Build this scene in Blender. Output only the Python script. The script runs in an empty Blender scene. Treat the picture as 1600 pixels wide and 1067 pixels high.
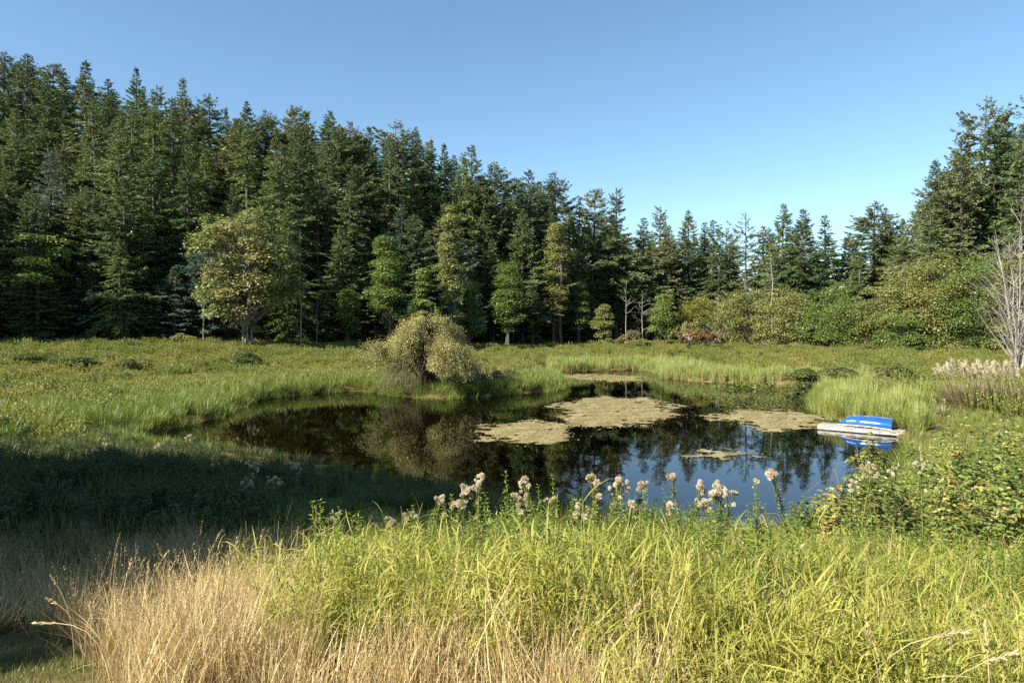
import bpy, math, random
import numpy as np
from mathutils import Vector, Matrix

rng = np.random.default_rng(11)
random.seed(11)
scene = bpy.context.scene
COL = scene.collection
PI = math.pi
R = math.radians

# ------------------------------------------------------------------ camera, sky, sun, exposure
F = 1067.0            # focal length in photo pixels (1600 wide)
HZ = 505.0            # row of the horizon in the photo
EYE = 5.0             # eye height over the pond
cam_d = bpy.data.cameras.new('camera')
cam = bpy.data.objects.new('camera', cam_d)
COL.objects.link(cam)
cam.location = (0, 0, EYE)
cam.rotation_euler = (R(90), 0, 0)
cam_d.sensor_width = 36.0
cam_d.lens = 36.0 * F / 1600.0
cam_d.shift_y = -(533.5 - HZ) / 1600.0
cam_d.clip_start = 0.05
cam_d.clip_end = 3000.0
scene.camera = cam

SUN_TO = Vector((0.84, 0.54, 0)).normalized()     # the way the light travels over the ground
SUN_EL = R(38)
world = bpy.data.worlds.new('World')
scene.world = world
world.use_nodes = True
wn = world.node_tree.nodes
wl = world.node_tree.links
bg = wn['Background']
sky = wn.new('ShaderNodeTexSky')
sky.sky_type = 'NISHITA'
sky.sun_disc = False
sky.sun_elevation = SUN_EL
sky.sun_rotation = math.atan2(-SUN_TO.x, -SUN_TO.y)
sky.altitude = 0
sky.air_density = 1.0
sky.dust_density = 0.1
sky.ozone_density = 2.0
skt = wn.new('ShaderNodeMix'); skt.data_type = 'RGBA'; skt.blend_type = 'MULTIPLY'
skt.inputs[0].default_value = 1.0; skt.inputs[7].default_value = (0.90, 1.03, 1.04, 1)     # cooler white balance of the whole sky
wl.new(sky.outputs[0], skt.inputs[6]); wl.new(skt.outputs[2], bg.inputs['Color'])
bg.inputs['Strength'].default_value = 0.076

sun_d = bpy.data.lights.new('sun', 'SUN')
sun = bpy.data.objects.new('sun', sun_d)
COL.objects.link(sun)
sun_d.energy = 5.0
sun_d.angle = R(0.55)
sun_d.color = (1.0, 0.93, 0.80)
ld = Vector((SUN_TO.x * math.cos(SUN_EL), SUN_TO.y * math.cos(SUN_EL), -math.sin(SUN_EL)))
sun.rotation_euler = ld.to_track_quat('-Z', 'Y').to_euler()

scene.view_settings.view_transform = 'Standard'
scene.view_settings.look = 'None'
scene.view_settings.gamma = 1.0
scene.view_settings.use_curve_mapping = False
scene.view_settings.exposure = 1.32
cy = scene.cycles
cy.max_bounces = 6
cy.diffuse_bounces = 3
cy.glossy_bounces = 3
cy.transmission_bounces = 4
cy.transparent_max_bounces = 8
cy.caustics_reflective = False
cy.caustics_refractive = False
cy.use_denoising = False
cy.sample_clamp_indirect = 4.0

# ------------------------------------------------------------------ naming helpers
def tag(o, label=None, cat=None, group=None, kind=None):
    if label: o['label'] = label
    if cat: o['category'] = cat
    if group: o['group'] = group
    if kind: o['kind'] = kind
    return o

def empty(name, loc, rz=0.0, scale=(1, 1, 1)):
    o = bpy.data.objects.new(name, None)
    COL.objects.link(o)
    o.location = loc
    o.rotation_euler = (0, 0, rz)
    o.scale = scale
    o.empty_display_size = 0.3
    return o

def part(name, mesh, parent=None, loc=(0, 0, 0), rot=(0, 0, 0), scale=(1, 1, 1)):
    o = bpy.data.objects.new(name, mesh)
    COL.objects.link(o)
    o.parent = parent
    o.location = loc
    o.rotation_euler = rot
    o.scale = scale
    return o

# ------------------------------------------------------------------ mesh helpers (numpy)
class MB:
    """collects triangles and quads with two per-vertex values: v (one per leaf) and t (base to tip)"""
    def __init__(self):
        self.V = []; self.F = []; self.v = []; self.t = []; self.m = []; self.n = 0
    def add(self, verts, faces, v=0.5, t=0.5, m=0):
        verts = np.asarray(verts, dtype=np.float64).reshape(-1, 3)
        k = len(verts)
        self.V.append(verts)
        self.v.append(np.broadcast_to(np.asarray(v, dtype=np.float64), (k,)).copy())
        self.t.append(np.broadcast_to(np.asarray(t, dtype=np.float64), (k,)).copy())
        faces = np.asarray(faces, dtype=np.int64)
        self.F.append(faces + self.n)
        self.m.append(np.full(len(faces), m))
        self.n += k
    def box(self, lo, hi, v=0.5, m=0):
        x0, y0, z0 = lo; x1, y1, z1 = hi
        P = [(x0,y0,z0),(x1,y0,z0),(x1,y1,z0),(x0,y1,z0),(x0,y0,z1),(x1,y0,z1),(x1,y1,z1),(x0,y1,z1)]
        Q = [(0,3,2,1),(4,5,6,7),(0,1,5,4),(1,2,6,5),(2,3,7,6),(3,0,4,7)]
        self.add(P, Q, v, 0.5, m)
    def tube(self, path, rad, sides=5, v=0.5, m=0):
        P = np.asarray(path, dtype=np.float64)
        k = len(P)
        rad = np.broadcast_to(np.asarray(rad, dtype=np.float64), (k,))
        T = np.gradient(P, axis=0)
        T /= np.linalg.norm(T, axis=1)[:, None] + 1e-9
        ref = np.where(np.abs(T[:, 2:3]) > 0.8, np.array([[1.0, 0, 0]]), np.array([[0, 0, 1.0]]))
        A = np.cross(T, ref); A /= np.linalg.norm(A, axis=1)[:, None] + 1e-9
        B = np.cross(T, A)
        a = np.linspace(0, 2*PI, sides, endpoint=False)
        ring = P[:, None, :] + rad[:, None, None] * (A[:, None, :]*np.cos(a)[None, :, None] + B[:, None, :]*np.sin(a)[None, :, None])
        i = np.arange(k-1)[:, None]*sides; j = np.arange(sides)[None, :]; j2 = (j+1) % sides
        Q = np.stack([i+j, i+j2, i+sides+j2, i+sides+j], axis=-1).reshape(-1, 4)
        t = np.repeat(np.linspace(0, 1, k), sides)
        self.add(ring, Q, v, t, m)
    def leaves(self, P, D, U, L, W, v, t=0.5, fold=0.12, m=0):
        """rhombic leaves: base P, direction D, rough normal U, length L, width W"""
        P = np.asarray(P, float); N = len(P)
        if N == 0: return
        D = D / (np.linalg.norm(D, axis=1)[:, None] + 1e-9)
        S = np.cross(D, U); S /= np.linalg.norm(S, axis=1)[:, None] + 1e-9
        Nn = np.cross(S, D)
        L = np.broadcast_to(np.asarray(L, float), (N,))[:, None]
        W = np.broadcast_to(np.asarray(W, float), (N,))[:, None]
        mid = P + D*L*0.45
        A = mid + S*W*0.5 + Nn*L*fold
        B = mid - S*W*0.5 + Nn*L*fold
        T = P + D*L
        V = np.stack([P, A, T, B], axis=1).reshape(-1, 3)
        i = np.arange(N)*4
        Q = np.stack([i, i+1, i+2, i+3], axis=1)
        v = np.repeat(np.broadcast_to(np.asarray(v, float), (N,)), 4)
        t = np.repeat(np.broadcast_to(np.asarray(t, float), (N,)), 4)
        self.add(V, Q, v, t, m)
    def blades(self, P, az, lean, bend, L, W, v, segs=4, twist=0.0, m=0, t0=0.0, shape='grass'):
        """curved grass blades; lean = first angle from the vertical, bend = how much more it leans at the tip"""
        P = np.asarray(P, float); N = len(P)
        if N == 0: return
        br = lambda a: np.broadcast_to(np.asarray(a, float), (N,))
        az, lean, bend, L, W, v = map(br, (az, lean, bend, L, W, v))
        s = np.linspace(0, 1, segs+1)
        th = lean[:, None] + bend[:, None]*(s[None, :-1] + 0.5/segs)**1.3
        ds = L[:, None]/segs
        hx = np.concatenate([np.zeros((N, 1)), np.cumsum(np.sin(th)*ds, axis=1)], axis=1)
        hz = np.concatenate([np.zeros((N, 1)), np.cumsum(np.cos(th)*ds, axis=1)], axis=1)
        c = P[:, None, :] + np.stack([hx*np.cos(az)[:, None], hx*np.sin(az)[:, None], hz], axis=-1)
        tw = az[:, None] + PI/2 + br(twist)[:, None]*s[None, :]
        side = np.stack([np.cos(tw), np.sin(tw), np.zeros_like(tw)], axis=-1)
        if shape == 'grass':
            w = np.interp(s, [0, .35, .7, 1], [.6, 1.0, .75, 0.06])
        else:
            w = np.interp(s, [0, .3, .75, 1], [1.0, 1.0, .9, 0.3])
        off = side * (W[:, None]*w[None, :])[..., None]*0.5
        V = np.stack([c-off, c+off], axis=2)            # N, segs+1, 2, 3
        k = (segs+1)*2
        base = np.arange(N)[:, None]*k + np.arange(segs)[None, :]*2
        Q = np.stack([base, base+1, base+3, base+2], axis=-1).reshape(-1, 4)
        t = np.broadcast_to((t0 + (1-t0)*s)[None, :, None], (N, segs+1, 2)).reshape(-1)
        self.add(V, Q, np.repeat(v, k), t, m)
    def mesh(self, name, mats, smooth=False):
        me = bpy.data.meshes.new(name)
        V = np.concatenate(self.V)
        me.vertices.add(len(V)); me.vertices.foreach_set('co', V.astype(np.float32).ravel())
        sizes = np.concatenate([np.full(len(f), f.shape[1]) for f in self.F])
        loops = np.concatenate([f.ravel() for f in self.F])
        me.loops.add(len(loops)); me.loops.foreach_set('vertex_index', loops.astype(np.int32))
        me.polygons.add(len(sizes))
        starts = np.concatenate([[0], np.cumsum(sizes)[:-1]])
        me.polygons.foreach_set('loop_start', starts.astype(np.int32))
        me.polygons.foreach_set('loop_total', sizes.astype(np.int32))
        for a, d in (('v', self.v), ('t', self.t)):
            at = me.attributes.new(a, 'FLOAT', 'POINT')
            at.data.foreach_set('value', np.concatenate(d).astype(np.float32))
        if not isinstance(mats, (list, tuple)): mats = [mats]
        for m in mats: me.materials.append(m)
        if len(mats) > 1:
            me.polygons.foreach_set('material_index', np.concatenate(self.m).astype(np.int32))
        if smooth:
            me.polygons.foreach_set('use_smooth', np.ones(len(sizes), dtype=bool))
        me.update(calc_edges=True)
        return me

def unit(a): return a / (np.linalg.norm(a, axis=-1, keepdims=True) + 1e-9)
def rdir(n):
    return unit(rng.normal(size=(n, 3)))

# ------------------------------------------------------------------ materials
def nodes_of(name):
    m = bpy.data.materials.new(name)
    m.use_nodes = True
    m.node_tree.nodes.clear()
    return m, m.node_tree.nodes, m.node_tree.links

def ramp_node(n, stops):
    r = n.new('ShaderNodeValToRGB')
    e = r.color_ramp.elements
    while len(e) < len(stops): e.new(0.5)
    for k, (p, c) in enumerate(stops):
        e[k].position = p; e[k].color = (*c, 1)
    return r

def math_node(n, l, op, a, b, clamp=False):
    x = n.new('ShaderNodeMath'); x.operation = op; x.use_clamp = clamp
    for k, q in enumerate((a, b)):
        if isinstance(q, (int, float)): x.inputs[k].default_value = q
        else: l.new(q, x.inputs[k])
    return x.outputs[0]

def plant_mat(name, stops, base=None, trans=0.3, mode='obj', wv=0.5, wt=0.5, base_end=0.45, gloss=0.04, rough=0.45, patch=None):
    """leaf material: colour from a ramp over (value per leaf, value per plant); base = colour near the root"""
    m, n, l = nodes_of(name)
    av = n.new('ShaderNodeAttribute'); av.attribute_name = 'v'
    if mode == 'inst':
        ti = n.new('ShaderNodeAttribute'); ti.attribute_type = 'INSTANCER'; ti.attribute_name = 'tint'; tint = ti.outputs['Fac']
    else:
        ti = n.new('ShaderNodeObjectInfo'); tint = ti.outputs['Random']
    f = math_node(n, l, 'ADD', math_node(n, l, 'MULTIPLY', av.outputs['Fac'], wv), math_node(n, l, 'MULTIPLY', tint, wt), True)
    rp = ramp_node(n, stops)
    l.new(f, rp.inputs[0])
    col = rp.outputs[0]
    if base:
        at = n.new('ShaderNodeAttribute'); at.attribute_name = 't'
        mr = n.new('ShaderNodeMapRange'); mr.inputs[1].default_value = 0.0; mr.inputs[2].default_value = base_end
        l.new(at.outputs['Fac'], mr.inputs[0])
        mx = n.new('ShaderNodeMix'); mx.data_type = 'RGBA'
        l.new(mr.outputs[0], mx.inputs[0]); mx.inputs[6].default_value = (*base, 1); l.new(col, mx.inputs[7])
        col = mx.outputs[2]
    d = n.new('ShaderNodeBsdfDiffuse'); l.new(col, d.inputs[0])
    sh = d.outputs[0]
    if trans > 0:
        tr = n.new('ShaderNodeBsdfTranslucent')
        hs = n.new('ShaderNodeHueSaturation'); hs.inputs['Saturation'].default_value = 1.12; hs.inputs['Value'].default_value = 1.1
        l.new(col, hs.inputs['Color']); l.new(hs.outputs[0], tr.inputs[0])
        mx = n.new('ShaderNodeMixShader'); mx.inputs[0].default_value = trans
        l.new(sh, mx.inputs[1]); l.new(tr.outputs[0], mx.inputs[2]); sh = mx.outputs[0]
    if gloss > 0:
        g = n.new('ShaderNodeBsdfGlossy'); g.inputs['Roughness'].default_value = rough
        mx = n.new('ShaderNodeMixShader'); mx.inputs[0].default_value = gloss
        l.new(sh, mx.inputs[1]); l.new(g.outputs[0], mx.inputs[2]); sh = mx.outputs[0]
    o = n.new('ShaderNodeOutputMaterial'); l.new(sh, o.inputs[0])
    return m

def bark_mat(name, c1, c2, scale=6.0, rough=0.9):
    m, n, l = nodes_of(name)
    tc = n.new('ShaderNodeTexCoord')
    mp = n.new('ShaderNodeMapping'); mp.inputs['Scale'].default_value = (scale, scale, scale*0.18)
    l.new(tc.outputs['Object'], mp.inputs[0])
    nz = n.new('ShaderNodeTexNoise'); nz.inputs['Scale'].default_value = 1.0; nz.inputs['Detail'].default_value = 6
    l.new(mp.outputs[0], nz.inputs['Vector'])
    rp = ramp_node(n, [(0.3, c1), (0.7, c2)]); l.new(nz.outputs[0], rp.inputs[0])
    b = n.new('ShaderNodeBsdfPrincipled'); l.new(rp.outputs[0], b.inputs['Base Color']); b.inputs['Roughness'].default_value = rough
    b.inputs['Specular IOR Level'].default_value = 0.15
    bp = n.new('ShaderNodeBump'); bp.inputs['Strength'].default_value = 0.6; bp.inputs['Distance'].default_value = 0.05
    l.new(nz.outputs[0], bp.inputs['Height']); l.new(bp.outputs[0], b.inputs['Normal'])
    o = n.new('ShaderNodeOutputMaterial'); l.new(b.outputs[0], o.inputs[0])
    return m

def plain_mat(name, c1, c2, scale=8.0, rough=0.5, spec=0.5, stretch=(1, 1, 1), coat=0.0):
    m, n, l = nodes_of(name)
    tc = n.new('ShaderNodeTexCoord')
    mp = n.new('ShaderNodeMapping'); mp.inputs['Scale'].default_value = stretch
    l.new(tc.outputs['Object'], mp.inputs[0])
    nz = n.new('ShaderNodeTexNoise'); nz.inputs['Scale'].default_value = scale; nz.inputs['Detail'].default_value = 5
    l.new(mp.outputs[0], nz.inputs['Vector'])
    rp = ramp_node(n, [(0.35, c1), (0.68, c2)]); l.new(nz.outputs[0], rp.inputs[0])
    b = n.new('ShaderNodeBsdfPrincipled'); l.new(rp.outputs[0], b.inputs['Base Color'])
    b.inputs['Roughness'].default_value = rough; b.inputs['Specular IOR Level'].default_value = spec
    b.inputs['Coat Weight'].default_value = coat
    o = n.new('ShaderNodeOutputMaterial'); l.new(b.outputs[0], o.inputs[0])
    return m

M = {}
M['bark'] = bark_mat('bark', (0.06, 0.05, 0.042), (0.17, 0.145, 0.12))
M['pale_bark'] = bark_mat('pale_bark', (0.13, 0.115, 0.095), (0.32, 0.29, 0.25))
M['dead_wood'] = bark_mat('dead_wood', (0.19, 0.165, 0.14), (0.42, 0.375, 0.33))
M['dark_wood'] = bark_mat('dark_wood', (0.03, 0.024, 0.022), (0.09, 0.07, 0.06))
M['fir'] = plant_mat('fir_needles', [(0, (0.076, 0.128, 0.051)), (0.35, (0.121, 0.179, 0.070)), (0.7, (0.187, 0.236, 0.085)), (1, (0.262, 0.286, 0.106))], trans=0.18, wv=0.45, wt=0.55)
M['old_fir'] = plant_mat('old_fir_needles', [(0, (0.089, 0.128, 0.062)), (0.5, (0.155, 0.189, 0.078)), (1, (0.262, 0.255, 0.112))], trans=0.15, wv=0.5, wt=0.5)
M['blue_fir'] = plant_mat('blue_needles', [(0, (0.080, 0.127, 0.091)), (0.5, (0.126, 0.180, 0.127)), (1, (0.194, 0.253, 0.173))], trans=0.15)
M['cedar'] = plant_mat('cedar_sprays', [(0, (0.097, 0.155, 0.049)), (0.5, (0.170, 0.232, 0.073)), (1, (0.260, 0.311, 0.100))], trans=0.25)
M['maple_autumn'] = plant_mat('maple_autumn_leaves', [(0, (0.12, 0.16, 0.045)), (0.4, (0.20, 0.225, 0.075)), (0.72, (0.29, 0.275, 0.11)), (0.87, (0.36, 0.27, 0.12)), (0.94, (0.34, 0.18, 0.08)), (1, (0.28, 0.11, 0.05))], trans=0.3, wv=0.97, wt=0.03)
M['maple'] = plant_mat('maple_leaves', [(0, (0.096, 0.153, 0.037)), (0.5, (0.156, 0.224, 0.051)), (1, (0.260, 0.288, 0.075))], trans=0.35, wv=0.6, wt=0.4)
M['alder'] = plant_mat('alder_leaves', [(0, (0.133, 0.163, 0.049)), (0.5, (0.219, 0.238, 0.072)), (1, (0.342, 0.311, 0.103))], trans=0.3, wv=0.5, wt=0.5)
M['yellow_leaf'] = plant_mat('yellowing_leaves', [(0, (0.169, 0.190, 0.039)), (0.6, (0.266, 0.252, 0.056)), (0.88, (0.351, 0.269, 0.067)), (1, (0.387, 0.213, 0.078))], trans=0.35, wv=0.9, wt=0.1)
M['dark_shrub'] = plant_mat('dark_shrub_leaves', [(0, (0.06, 0.09, 0.025)), (0.5, (0.11, 0.135, 0.04)), (1, (0.17, 0.17, 0.06))], trans=0.25)
M['rust_shrub'] = plant_mat('rusty_leaves', [(0, (0.113, 0.071, 0.028)), (0.5, (0.210, 0.116, 0.047)), (1, (0.275, 0.179, 0.075))], trans=0.25)
M['willow'] = plant_mat('willow_leaves', [(0, (0.238, 0.235, 0.080)), (0.5, (0.381, 0.348, 0.124)), (1, (0.572, 0.502, 0.206))], trans=0.25, wv=0.9, wt=0.1)
M['brown_shrub'] = plant_mat('brown_shrub_leaves', [(0, (0.125, 0.106, 0.051)), (0.6, (0.237, 0.200, 0.101)), (1, (0.350, 0.300, 0.169))], trans=0.2)
M['bramble'] = plant_mat('bramble_leaves', [(0, (0.079, 0.119, 0.028)), (0.4, (0.180, 0.231, 0.050)), (0.7, (0.339, 0.350, 0.084)), (0.84, (0.447, 0.378, 0.112)), (0.92, (0.360, 0.168, 0.070)), (1, (0.216, 0.077, 0.042))], trans=0.35, wv=0.9, wt=0.1, gloss=0.04)
M['green_grass'] = plant_mat('green_grass', [(0, (0.165, 0.215, 0.035)), (0.35, (0.31, 0.32, 0.062)), (0.7, (0.45, 0.41, 0.11)), (0.9, (0.56, 0.46, 0.22)), (1, (0.45, 0.30, 0.15))], base=(0.25, 0.19, 0.07), base_end=0.3, trans=0.35, mode='inst', gloss=0.02, rough=0.5)
M['dry_grass'] = plant_mat('dry_grass', [(0, (0.129, 0.085, 0.040)), (0.3, (0.364, 0.267, 0.124)), (0.55, (0.600, 0.463, 0.232)), (0.85, (0.750, 0.607, 0.336)), (1, (0.493, 0.468, 0.138))], base=(0.24, 0.17, 0.07), trans=0.25, mode='inst', gloss=0.02)  # darkest stop: browner straw, lowered further to deepen the shaded band
M['lawn'] = plant_mat('lawn_grass', [(0, (0.14, 0.18, 0.05)), (0.6, (0.24, 0.24, 0.09)), (1, (0.36, 0.30, 0.15))], trans=0.3, mode='inst')
M['shade_darkened_grass'] = plant_mat('shade_darkened_grass', [(0, (0.043, 0.072, 0.015)), (0.5, (0.081, 0.115, 0.024)), (1, (0.145, 0.162, 0.043))], base=(0.09, 0.08, 0.03), trans=0.3, mode='inst')  # albedo cut so the bank grass reads as deeper shade
M['sedge'] = plant_mat('sedge', [(0, (0.095, 0.155, 0.025)), (0.5, (0.177, 0.230, 0.040)), (1, (0.304, 0.299, 0.069))], base=(0.12, 0.11, 0.03), trans=0.3, mode='inst')
M['reed'] = plant_mat('reed', [(0, (0.175, 0.250, 0.062)), (0.5, (0.275, 0.325, 0.081)), (1, (0.425, 0.388, 0.138))], base=(0.42, 0.31, 0.13), base_end=0.5, trans=0.3, mode='inst')
M['meadow'] = plant_mat('meadow_shrub_leaves', [(0, (0.132, 0.188, 0.044)), (0.35, (0.228, 0.267, 0.062)), (0.7, (0.336, 0.315, 0.085)), (1, (0.372, 0.273, 0.098))], base=(0.08, 0.07, 0.028), base_end=0.4, trans=0.3, mode='inst', wv=0.45, wt=0.55)
M['bank_leaf'] = plant_mat('bank_shrub_leaves', [(0, (0.055, 0.078, 0.027)), (0.5, (0.097, 0.119, 0.040)), (1, (0.156, 0.156, 0.064))], trans=0.3, mode='inst')  # leaf colour lowered to darken the shade on the bank
M['forb'] = plant_mat('forb_leaves', [(0, (0.11, 0.18, 0.035)), (0.5, (0.20, 0.27, 0.05)), (1, (0.33, 0.34, 0.09))], base=(0.16, 0.14, 0.05), base_end=0.25, trans=0.35, mode='inst')
M['thistle_leaf'] = plant_mat('thistle_leaves', [(0, (0.13, 0.19, 0.045)), (0.6, (0.23, 0.27, 0.07)), (1, (0.34, 0.33, 0.12))], trans=0.3)
M['fluff'] = plant_mat('thistle_fluff', [(0, (0.378, 0.270, 0.168)), (0.25, (0.578, 0.476, 0.336)), (0.6, (0.714, 0.638, 0.493)), (1, (0.819, 0.768, 0.630))], base=(0.40, 0.27, 0.16), base_end=0.5, trans=0.3, gloss=0.0, wv=0.35, wt=0.65)
M['stalk'] = plant_mat('straw_stalk', [(0, (0.33, 0.25, 0.13)), (1, (0.55, 0.45, 0.26))], trans=0.1)
M['plume'] = plant_mat('pale_plumes', [(0, (0.46, 0.39, 0.26)), (0.5, (0.60, 0.53, 0.37)), (1, (0.72, 0.65, 0.48))], trans=0.3, gloss=0.0)
M['plume_leaf'] = plant_mat('plume_grass_leaves', [(0, (0.10, 0.13, 0.055)), (0.5, (0.20, 0.17, 0.09)), (1, (0.30, 0.22, 0.12))], trans=0.2, wv=0.6, wt=0.4)
M['mat_weed'] = plant_mat('floating_weed', [(0, (0.150, 0.120, 0.050)), (0.5, (0.229, 0.192, 0.088)), (1, (0.317, 0.265, 0.133))], trans=0.0, wv=0.9, wt=0.1, gloss=0.05, rough=0.3)
M['duckweed'] = plant_mat('duckweed', [(0, (0.11, 0.135, 0.035)), (1, (0.22, 0.22, 0.07))], trans=0.0, wv=1.0, wt=0.0)
M['lily'] = plant_mat('lily_leaves', [(0, (0.08, 0.14, 0.02)), (1, (0.19, 0.24, 0.05))], trans=0.2)

# ------------------------------------------------------------------ the lie of the land
def px(x, y, Y):
    """photo pixel at depth Y -> point in the world"""
    return np.array([(x-800)/F*Y, Y, EYE-(y-HZ)/F*Y])
def on_water(x, y):
    Y = EYE*F/(y-HZ)
    return ((x-800)/F*Y, Y)

pond_px = [(205, 690), (255, 671), (300, 664), (335, 652), (365, 634), (400, 625), (450, 619), (500, 614), (560, 611), (600, 616), (650, 622),
           (700, 623), (760, 619), (820, 614), (868, 610), (880, 603), (868, 594), (848, 588), (866, 583), (930, 579), (1000, 578), (1030, 583),
           (1038, 591), (1090, 596), (1160, 599), (1225, 601), (1268, 603), (1285, 613), (1272, 628), (1270, 642), (1300, 655), (1340, 664),
           (1395, 676), (1425, 692), (1440, 715), (1420, 745), (1380, 775), (1310, 805), (1180, 830), (1050, 832), (930, 815), (820, 795),
           (720, 775), (640, 762), (585, 747), (520, 731), (440, 718), (350, 708), (280, 702), (235, 697)]
POND = np.array([on_water(*p) for p in pond_px])
# a finer, slightly uneven shore
_pp = []
for a, b in zip(POND, np.roll(POND, -1, axis=0)):
    k = max(1, int(np.hypot(*(b-a))/1.2))
    for q in range(k):
        p = a+(b-a)*q/k
        _pp.append(p+rng.normal(size=2)*0.12)
POND = np.array(_pp)

def sdf(x, y, poly=None):
    """distance to the shore: positive on land, negative in the pond"""
    poly = POND if poly is None else poly
    x = np.asarray(x, float); y = np.asarray(y, float)
    shp = x.shape
    x = x.ravel(); y = y.ravel()
    best = np.full(x.shape, 1e18); inside = np.zeros(x.shape, bool)
    A = poly; B = np.roll(poly, -1, axis=0)
    for (ax, ay), (bx, by) in zip(A, B):
        dx, dy = bx-ax, by-ay
        t = np.clip(((x-ax)*dx+(y-ay)*dy)/(dx*dx+dy*dy+1e-12), 0, 1)
        d = (x-ax-t*dx)**2+(y-ay-t*dy)**2
        best = np.minimum(best, d)
        c = (ay > y) != (by > y)
        xi = (bx-ax)*(y-ay)/(by-ay+1e-12)+ax
        inside ^= c & (x < xi)
    d = np.sqrt(best)
    return np.where(inside, -d, d).reshape(shp)

_nr = np.random.default_rng(5)
_ph = _nr.uniform(0, 2*PI, (40, 3)); _an = _nr.uniform(0, 2*PI, 40)
def noise(x, y, scale, oct=4, seed=0):
    """smooth field, about -1..1"""
    out = 0; amp = 1; tot = 0; f = 1.0/scale
    for o in range(oct):
        for k in range(3):
            i = (seed*7+o*3+k) % 40
            a = _an[i]
            u = (x*math.cos(a)+y*math.sin(a))*f*2*PI*(0.8+0.13*k)
            w = (-x*math.sin(a)+y*math.cos(a))*f*2*PI*(0.7+0.11*k)
            out = out+amp*np.sin(u+_ph[i, 0]+1.3*np.sin(w*0.7+_ph[i, 1]))/3
        tot += amp; amp *= 0.5; f *= 2.1
    return out/tot*1.5

def sstep(a, b, x):
    t = np.clip((x-a)/(b-a), 0, 1)
    return t*t*(3-2*t)

EDGE = np.array([(-200, 60), (-120, 74), (-78, 84), (-50, 88), (-25, 96), (-5, 112), (8, 124), (20, 134), (38, 136), (50, 124), (60, 112), (72, 100), (85, 92), (130, 70), (200, 40)], float)
def edge_y(x):
    return np.interp(x, EDGE[:, 0], EDGE[:, 1])

def height(x, y):
    x = np.asarray(x, float); y = np.asarray(y, float)
    d = sdf(x, y)
    dl = np.maximum(d, 0)
    bed = -np.minimum(1.4, 0.22-d*0.40)
    near = np.clip(1-sstep(19, 31, y), 0, 1)
    dc = np.maximum(np.hypot(x, y)-4.0, 0)
    tt = dl/(dl+dc+0.001)
    hn = 0.14+2.9*np.where(dc > 0, tt, 1.0)**1.3
    left = sstep(5, -25, x)
    rise = 0.30+0.55*sstep(0, 60, dl)+1.5*left*sstep(8, 55, dl)
    beyond = np.maximum(y-edge_y(x), 0)
    slope = np.interp(x, [-200, -60, -20, 5, 20, 60, 100], [0.62, 0.55, 0.42, 0.16, 0.012, 0.012, 0.05])
    hill = slope*(beyond-6*(1-np.exp(-beyond/6)))
    hill = hill/(1+np.maximum(hill-40, 0)/60)
    hf = rise+hill
    h = near*hn+(1-near)*hf
    shore = sstep(0, 1.2, dl)
    h = 0.12+(h-0.12)*shore
    h = h+0.05*noise(x, y, 5.0, 3, 2)*sstep(0.5, 3, dl)*np.clip(1-(y > 400), 0, 1)
    return np.where(d < 0, bed, np.maximum(h, 0.10))

def hz(x, y): return float(height(np.array([x]), np.array([y]))[0])

# ground sheet, fine close by, coarse far off
gx = np.concatenate([-np.geomspace(900, 42, 34), np.arange(-40, 40.1, 0.5), np.geomspace(42, 900, 34)])
gy = np.concatenate([-np.geomspace(400, 12, 14), np.arange(-10, 66, 0.5), np.geomspace(67, 1500, 60)])
GX, GY = np.meshgrid(gx, gy)
GZ = height(GX, GY)
nx, ny = len(gx), len(gy)
i = (np.arange(ny-1)[:, None]*nx+np.arange(nx-1)[None, :])
Q = np.stack([i, i+1, i+nx+1, i+nx], axis=-1).reshape(-1, 4)
mb = MB(); mb.add(np.stack([GX, GY, GZ], axis=-1), Q)

m, n, l = nodes_of('ground_soil')
geo = n.new('ShaderNodeNewGeometry')
nz = n.new('ShaderNodeTexNoise'); nz.inputs['Scale'].default_value = 0.9; nz.inputs['Detail'].default_value = 8
l.new(geo.outputs['Position'], nz.inputs['Vector'])
land = ramp_node(n, [(0.3, (0.075, 0.055, 0.028)), (0.5, (0.115, 0.095, 0.040)), (0.7, (0.17, 0.135, 0.065))]); l.new(nz.outputs[0], land.inputs[0])
bedr = ramp_node(n, [(0.3, (0.11, 0.058, 0.016)), (0.55, (0.27, 0.155, 0.045)), (0.75, (0.40, 0.27, 0.09))]); l.new(nz.outputs[0], bedr.inputs[0])
sx = n.new('ShaderNodeSeparateXYZ'); l.new(geo.outputs['Position'], sx.inputs[0])
mr = n.new('ShaderNodeMapRange'); mr.inputs[1].default_value = -0.05; mr.inputs[2].default_value = 0.1; l.new(sx.outputs['Z'], mr.inputs[0])
mx = n.new('ShaderNodeMix'); mx.data_type = 'RGBA'; l.new(mr.outputs[0], mx.inputs[0]); l.new(bedr.outputs[0], mx.inputs[6]); l.new(land.outputs[0], mx.inputs[7])
d_ = n.new('ShaderNodeBsdfDiffuse'); l.new(mx.outputs[2], d_.inputs[0])
bp = n.new('ShaderNodeBump'); bp.inputs['Strength'].default_value = 0.5; bp.inputs['Distance'].default_value = 0.1
l.new(nz.outputs[0], bp.inputs['Height']); l.new(bp.outputs[0], d_.inputs['Normal'])
o_ = n.new('ShaderNodeOutputMaterial'); l.new(d_.outputs[0], o_.inputs[0])
tag(part('ground', mb.mesh('ground', m, True)), 'brown soil and leaf litter under the grass, meadow and forest', 'ground', kind='structure')

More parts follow.
